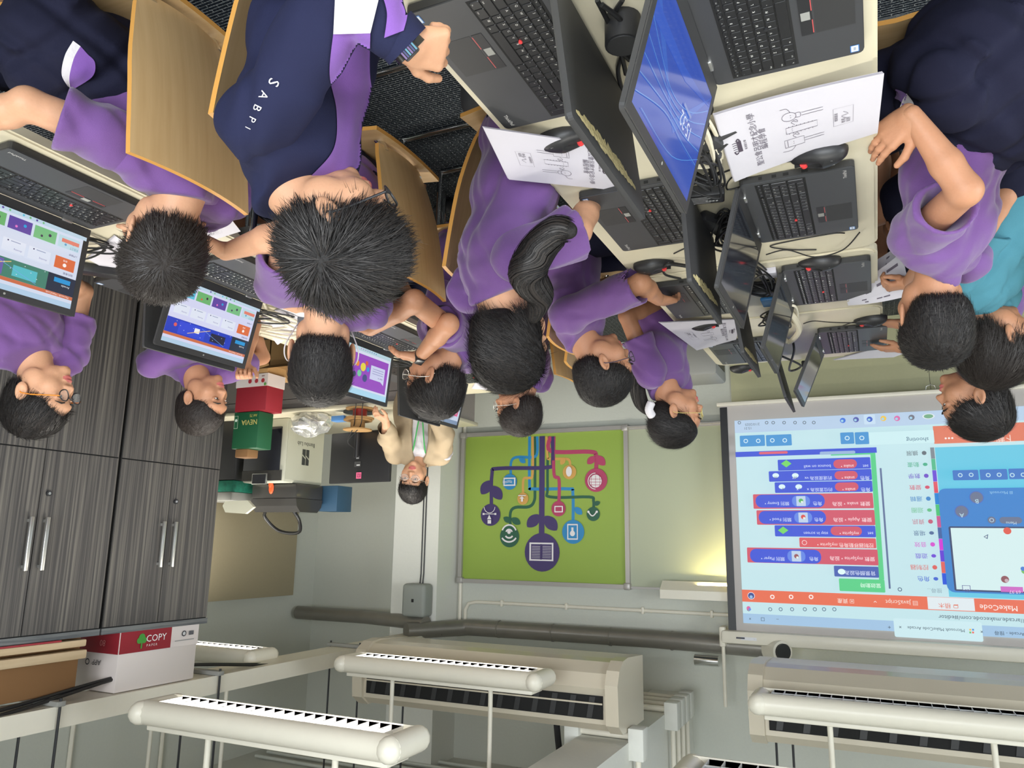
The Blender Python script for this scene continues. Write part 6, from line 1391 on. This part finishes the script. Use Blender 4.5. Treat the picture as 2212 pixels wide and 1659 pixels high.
t5, i5 = person('person with cropped black hair and a pale face mask with white ear loops', c, (52, 14, 0), 20, (1.40, 1.76, .50), s=1.05, hair='crop', hn=4200, seed=12, group=GP,
  hands={'R': dict(p=tuple(atD(487, 545, 1.86)), f=(.55, -.6, -.3), n=(0, 0, 1), curl=(25, 35, 25), elbow=tuple(atD(625, 500, 1.74))), 'L': dict(p=(1.86, 1.98, .78), f=(1, .1, 0))}, hq=.004)
c = atD(938, 826, 2.66)
t6, i6 = person('person in a purple shirt with a black wrist watch at the purple page laptop', c, (-8, 14, 0), 0, (1.36, 2.50, .50), s=1.03, hair='short', hn=3000, seed=14, glasses=('silver', .0012), skin='skin2', group=GP,
  hands={'R': dict(p=tuple(atD(905, 772, 2.55)), f=(.9, -.35, -.1), n=(0, 0, 1), curl=(12, 15, 10), elbow=tuple(atD(968, 700, 2.35))), 'L': dict(p=tuple(atD(800, 712, 2.32)), f=(.9, .2, -.2), elbow=tuple(atD(895, 650, 2.2)))}, hq=.004)
c = atD(1105, 738, 1.95)
person('person in a purple shirt with a long black ponytail hanging over the back', c, (112, 12, 0), 128, (.76, 1.70, .50), s=1.06, hair='pony', hn=5000, seed=17, hq=.004, torso_k=1.03, sleeve=1.0, group=GP,
  extra={'tail': ([tuple(atD(1150, 692, 1.80)), tuple(atD(1165, 640, 1.76)), tuple(atD(1140, 590, 1.72)), tuple(atD(1165, 535, 1.70)), tuple(atD(1205, 498, 1.68)), tuple(atD(1238, 500, 1.67))], [.012, .034, .046, .042, .036, .026])},
  hands={'L': dict(p=(.60, 1.80, .65), f=(-1, .3, -.1), elbow=tuple(atD(1248, 500, 1.86))), 'R': dict(p=(.72, 2.0, .60), f=(-.9, .3, -.1))})
c = atD(1118, 882, 3.30)
person('person in a purple shirt with silver glasses looking right, near the green board', c, (-10, 4, 0), 0, (1.36, 3.02, .50), s=.98, hair='short', hn=1800, hair_m='hair_b', seed=19, glasses=('silver', .0011), skin='skin2', group=GP, hq=.0045)
c = atD(1305, 797, 2.68)
person('person in a purple shirt with dark purple glasses bending over the left table', c, (150, 22, 0), 172, (.96, 2.50, .50), s=1.04, hair='crop', hn=3600, seed=21, glasses=('ink_d', .0016), skin='skin2', group=GP, torso_k=1.05,
  sleeve=.98, hands={'L': dict(p=tuple(atD(1424, 648, 2.56)), f=(-.4, .9, -.1), elbow=tuple(atD(1384, 612, 2.42))), 'R': dict(p=(.72, 2.72, .58), f=(-1, 0, 0))}, hq=.004)
c = atD(1462, 900, 3.10)
t10, i10 = person('person in a purple shirt with a low ponytail, white hair band and thin gold glasses', c, (166, 4, 0), 190, (.78, 3.16, .50), s=1.03, hair='lowpony', hn=2600, seed=23, glasses=('gold', .0009), skin='skin2', group=GP,
  extra={'tail': ([tuple(atD(1402, 893, 3.15)), tuple(atD(1385, 870, 3.13)), tuple(atD(1375, 830, 3.10)), tuple(atD(1375, 780, 3.06)), tuple(atD(1385, 745, 3.02))], [.012, .03, .034, .028, .008])},
  hands={'L': dict(p=(.72, 3.0, .60), f=(-.9, -.3, -.2)), 'R': dict(p=(.72, 3.3, .60), f=(-1, .2, 0))}, hq=.0042)
c = atD(2014, 690, 1.93)
t11, i11 = person('person in a purple shirt at the left table edge with one bare forearm bent back', c, (72, 12, 0), 25, (-.28, 1.86, .50), s=1.02, hair='crop', hn=5600, seed=25, hq=.004, skin='skin2', group=GP, bottom='navy_d', torso_k=1.08,
  hands={'R': dict(p=tuple(atD(1968, 248, 1.58)), f=(.55, .35, .25), n=(.2, -.9, .1), curl=(14, 14, 10), elbow=tuple(atD(2085, 412, 1.56)), th=-1, s=1.12), 'L': dict(p=tuple(atD(1962, 612, 2.48)), f=(.8, -.1, .1), curl=(40, 40, 30), elbow=(-.20, 2.22, .80))}, sleeve=.66)
c = atD(2152, 745, 2.42)
person('person in a teal shirt at the far left behind the purple shirted one', c, (150, 8, 0), 25, (-.46, 2.52, .50), s=1.14, hair='bob', hn=4200, hair_m='hair_b', seed=27, hq=.004, skin='skin2', top='teal', bottom='navy_d', group='seated people')
c = atD(2102, 872, 2.66)
person('person at the far left in profile, looking toward the middle of the room', c, (0, -2, 0), 20, (-.46, 3.08, .52), s=1.07, hair='short', hn=3200, seed=29, skin='skin2', group=GP, hq=.004,
  hands={'R': dict(p=tuple(atD(1945, 700, 2.95)), f=(.95, -.1, -.12), n=(0, 0, 1), curl=(14, 16, 10), elbow=(-.36, 3.05, .82)), 'L': dict(p=tuple(atD(1948, 752, 3.15)), f=(.98, .02, -.05), n=(0, 0, 1), curl=(8, 10, 8), elbow=(-.36, 3.45, .83))})
c = atD(893, 1040, 4.55)
t, it = person('person in a beige overshirt over white with a green lanyard at the back desk', c, (250, 6, 6), 238, (2.50, 4.02, .56), s=1.05, hair='short', hn=2000, seed=31, glasses=('silver', .0011), top='white_cloth', bottom='navy_d', group='seated people', fringe=1,
  hands={'L': dict(p=tuple(atD(833, 908, 4.35)), f=(.3, -.7, -.3), elbow=tuple(atD(838, 945, 4.5))), 'R': dict(p=(2.35, 3.75, .70), f=(-.4, -.9, 0), elbow=tuple(atD(962, 940, 4.55)))}, legs=False, torso_k=.98, slim=.9, sleeve=.2)
def jacket_open(info, parent, m, name='overshirt'):
    u, fb, rb, ch, nk, pel, b = info['up'], info['fb'], info['rb'], info['chest'], info['neck'], info['pel'], info['base']; s = 1.05
    Rb = np.stack([rb, nz(np.cross(u, rb)), u], 1); SF = Field(np.minimum(pel, nk)-.32, np.maximum(pel, nk)+.32, .008)
    SF.ell(pel*.5+ch*.5, V3(.160, .125, .25)*s, Rb, .03).ell(ch, V3(.160, .12, .125)*s, Rb, .03)
    for nm in 'LR':
        a_, e_, w_, _ = info['arms'][nm]; SF.cone(nk-u*.03, a_, .062, .070, .03).cone(a_, e_, .060, .056, .02).cone(e_, e_+(w_-e_)*.5, .054, .050, .02)
    SF.ripple(.016, [((40, 10, 30), 1, (9, 20, 5)), ((-20, 40, 30), 2, (15, 5, 8)), ((30, -30, 20), 2, (5, 15, 8))])
    SF.ell(nk+u*.02, V3(.048, .055, .035), Rb, .01, 'sub'); SF.ell(ch*.6+pel*.4+fb*.13, V3(.055, .09, .34), np.stack([rb, fb, u], 1), .01, 'sub'); V_, F2 = SF.mesh(); return mesh_np(name, [(V_-b, F2, m)], parent)
jacket_open(it, t, 'beige')
ch, nk, fb, rb, b, pel = it['chest'], it['neck'], it['fb'], it['rb'], it['base'], it['pel']
MB().tube(smooth_path([Vector(nk+rb*.05+fb*.02+V3(0, 0, .0)-b), Vector(ch+fb*.112+rb*.03+V3(0, 0, .02)-b), Vector(ch*.6+pel*.4+fb*.13-b), Vector(ch+fb*.112-rb*.03+V3(0, 0, .02)-b), Vector(nk-rb*.05+fb*.02-b)], 6), .004, 'green_lanyard', 6).build('lanyard', t)
MB().box(Vector(ch*.45+pel*.55+fb*.135-b), (.06, .03, .08), 'green_lanyard').build('badge', t)

def waist_jacket(info, t, c, r, R_=None, stripe=None):
    b = info['base']; SF = Field(np.array(c)-.3, np.array(c)+.3, .007); Rb = np.stack([info['rb'], info['fb'], V3(0, 0, 1)], 1)
    SF.ell(V3(*c), V3(*r), Rb, .03); SF.cone(V3(*c)-info['rb']*r[0]*.6, V3(*c)+info['rb']*r[0]*.6-V3(0, 0, .03), r[1]*.8, r[1]*.9, .03)
    SF.ripple(.034, [((40, 25, 30), 1, (9, 20, 5)), ((-20, 50, 30), 2, (15, 5, 8)), ((30, -30, 50), 2, (5, 15, 8))]); V_, F2 = SF.mesh(); o = mesh_np('tied_jacket', [(V_-b, F2, 'navy_d')], t); info['objs']['tied_jacket'] = [o]
waist_jacket(i2, t2, (1.50, 1.03, .585), (.17, .15, .115))
waist_jacket(i11, t11, (-.30, 1.84, .585), (.165, .17, .14))
# ---- sewn panels, letters and straps that follow the cloth
from mathutils.bvhtree import BVHTree
def bvh_of(info, names):
    return [BVHTree.FromPolygons([tuple(v.co) for v in o.data.vertices], [tuple(p.vertices) for p in o.data.polygons]) for n_ in names for o in info['objs'].get(n_, [])]
def first_hit(bs, o, d):
    best = None
    for bv in bs:
        h = bv.ray_cast(Vector(o), Vector(d))
        if h[0] is not None and (best is None or h[3] < best[3]): best = h
    return best
def sewn_panel(info, names, A, B, m, name, parent, n=60, k=10, off=.0022, jump=.05, only=None):
    """cloth panel laid on the garment between two seams given by measured points"""
    bs = bvh_of(info, names); bs = bs if only is None else [bs[only]]; o0 = V3(0, 0, CAM_H)-info['base']
    def samp(P): 
        P = np.array([(q_.x, q_.y) for q_ in smooth_path([(a, b_, 0) for a, b_ in P], 8)]); L = np.r_[0, np.cumsum(np.linalg.norm(np.diff(P, axis=0), axis=1))]; u = np.linspace(0, L[-1], n+1); return np.stack([np.interp(u, L, P[:, 0]), np.interp(u, L, P[:, 1])], 1)
    PA, PB = samp(A), samp(B); dd = np.zeros((n+1, k+1, 3)); tt = np.full((n+1, k+1), np.nan)
    for i in range(n+1):
        for j in range(k+1):
            x, y = PA[i]*(1-j/k)+PB[i]*(j/k); dd[i, j] = nz(ray(x, y)); h = first_hit(bs, o0, dd[i, j])
            if h is not None: tt[i, j] = h[3]
    t0 = tt.copy()
    for _ in range(5):
        pad = np.pad(tt, 1, mode='edge'); st = np.stack([pad[a:a+n+1, b_:b_+k+1] for a in range(3) for b_ in range(3)])
        with np.errstate(all='ignore'): mean = np.nanmean(np.where(np.abs(st-tt) < jump, st, np.nan), 0)
        tt = np.where(np.isnan(tt), np.nan, mean)
    tt = np.minimum(tt, t0)-off; ok = list(~np.isnan(tt).ravel()); V = [tuple(o0+dd[i, j]*(0 if np.isnan(tt[i, j]) else tt[i, j])) for i in range(n+1) for j in range(k+1)]
    Fs = []
    for i in range(n):
        for j in range(k):
            q_ = (i*(k+1)+j, i*(k+1)+j+1, (i+1)*(k+1)+j+1, (i+1)*(k+1)+j)
            if all(ok[a] for a in q_):
                P = [Vector(V[a]) for a in q_]
                if max((P[a]-P[b_]).length for a in range(4) for b_ in range(4)) < jump: Fs.append(q_)
    if not Fs: return None
    use = sorted({a for f in Fs for a in f}); mp = {a: i for i, a in enumerate(use)}
    o = MB().add([V[a] for a in use], [tuple(mp[a] for a in f) for f in Fs], m, True).build(name, parent); return o
sewn_panel(i2, ['tied_jacket'], [(158, 88), (140, 120), (133, 160), (146, 186)], [(174, 100), (160, 125), (150, 165), (152, 190)], 'white_cloth', 'white_stripe', t2, n=30, k=6)
sewn_panel(i2, ['tied_jacket'], [(174, 100), (160, 125), (150, 165), (152, 190)], [(190, 118), (205, 135), (200, 165), (160, 192)], 'purple2', 'purple_stripe', t2, n=30, k=6)
sewn_panel(i11, ['tied_jacket', 'shirt'], [(1922, 190), (1945, 196), (1960, 205)], [(1925, 210), (1944, 218), (1950, 230)], 'purple2', 'purple_stripe', t11, n=20, k=6)
sewn_panel(i11, ['tied_jacket', 'shirt'], [(1958, 202), (1972, 220), (1976, 235)], [(1950, 215), (1942, 235), (1938, 240)], 'white_cloth', 'white_stripe', t11, n=20, k=6)
JK = ['shirt', 'sleeve']; js = i1['objs']['shirt'][0]
A_, B_ = [(612, 432), (680, 372), (722, 318), (727, 240), (712, 160), (720, 72)], [(660, 430), (760, 372), (812, 318), (818, 250), (800, 170), (800, 72)]
for nm_, k_ in (('shirt', None), ('sleeve', 0)): sewn_panel(i1, [nm_], A_, B_, 'purple2', 'purple_panel', t1, n=120, k=24, off=.004, jump=.03, only=k_)
sewn_panel(i1, ['sleeve'], [(720, 74), (724, -10)], [(800, 72), (820, -10)], 'white_cloth', 'white_panel', t1, n=30, off=.005, only=0)
sewn_panel(i1, ['sleeve'], [(830, 82), (836, 30), (826, -10)], [(872, 66), (880, 25), (862, -10)], 'purple2', 'purple_cuff_panel', t1, n=30, off=.004, only=0)
lt = MB(); bs = bvh_of(i1, JK); o0 = V3(0, 0, CAM_H)-i1['base']
for k, ch_ in enumerate('SABPI'):
    V, Fs, wd = text_mesh(ch_); px, py = [(592, 178), (570, 206), (556, 233), (545, 258), (536, 276)][k]; s_ = (34, 26, 25, 23, 18)[k]; out = []; okk = True
    ex = np.array((-.35, .94)) if 0 else np.array((.15, .99)); ey = np.array((.99, -.15))
    ex = nz(np.append(np.array((-.45, .9)), 0))[:2]; ey = np.array((-ex[1], ex[0]))*-1
    for x, y in V:
        qx, qy = np.array((px, py))+ex*(x-wd/2)*s_+ey*(y-.35)*s_; d = nz(ray(qx, qy)); h = first_hit(bs, o0, d)
        if h is None: okk = False; break
        out.append(np.array(h[0])-d*.002)
    if okk: lt.add(out, Fs, 'white_cloth')
if lt.v: lt.build('back_lettering', t1)
def cuff(info, nm, m, name, parent, w=.02, frac=.95, r=.024, face=None, fc=None):
    a_, e_, w_, fd = info['arms'][nm]; p = e_+(w_-e_)*frac; d = nz(w_-e_); b = info['base']
    mb_ = MB().tube([Vector(p-d*w/2-b), Vector(p+d*w/2-b)], r, m, 20)
    o = mb_.build(name, parent)
    if face:
        z_ = nz(np.array(face)-d*np.dot(face, d)); x_ = np.cross(d, z_); T_ = Matrix.Translation(Vector(p+z_*(r+.002)-b)) @ Matrix([list(q_)+[0] for q_ in np.stack([x_, d, z_], 1)]+[[0, 0, 0, 1]])
        MB().box((0, 0, 0), (.026, .034, .008), 'watch', T=T_, bev=.003).build('watch_face', o)
        if fc:
            st = MB()
            for i in range(6): st.box((-.010+.004*i, 0, .0046), (.0025, .026, .001), fc[i % len(fc)], T=T_)
            st.build('screen', o)
    return o
cuff(i1, 'L', 'watch', 'wristband', t1, .024, .985, .0265, face=(-.35, -.75, .55), fc=[cmat((110, 190, 220), .8), cmat((60, 70, 150), .8), cmat((150, 120, 190), .8)])
cuff(i1, 'L', 'navy', 'cuff', t1, .030, .86, .038)
cuff(i6, 'R', 'watch', 'watch_strap', t6, .022, .93, .0235, face=(0, -.3, 1))
# hair bands, mask
b = i10['base']; P = [atD(1408, 868, 3.05), atD(1402, 885, 3.05), atD(1410, 900, 3.06)]
MB().tube([Vector(p)-Vector(b) for p in smooth_path(P, 5)], [.012]+[.017]*9+[.012], 'white_cloth', 12).build('hair_band', t10)
HM = i5['HM']; mk = MB(); V = []; n = 12
for i in range(n+1):
    for j in range(9):
        a = (i/n-.5)*2.3; z_ = -.015-.085*j/8; r = .094-.012*abs(j-3.5)/4; V.append((.072*math.sin(a)*1.02, r*math.cos(a)+.005, z_))
mk.add(V, [(i*9+j, i*9+j+1, (i+1)*9+j+1, (i+1)*9+j) for i in range(n) for j in range(8)], 'mask', True, HM); mo = mk.build('face_mask', t5)
for x in (-1, 1): MB().tube(smooth_path([(x*.066, .045, -.03), (x*.078, .01, .012), (x*.088, -.018, .004), (x*.090, -.026, -.02), (x*.082, -.012, -.044), (x*.064, .04, -.085)], 6), .0018, 'white_cloth', 6, T=HM).build('ear_loop', mo)
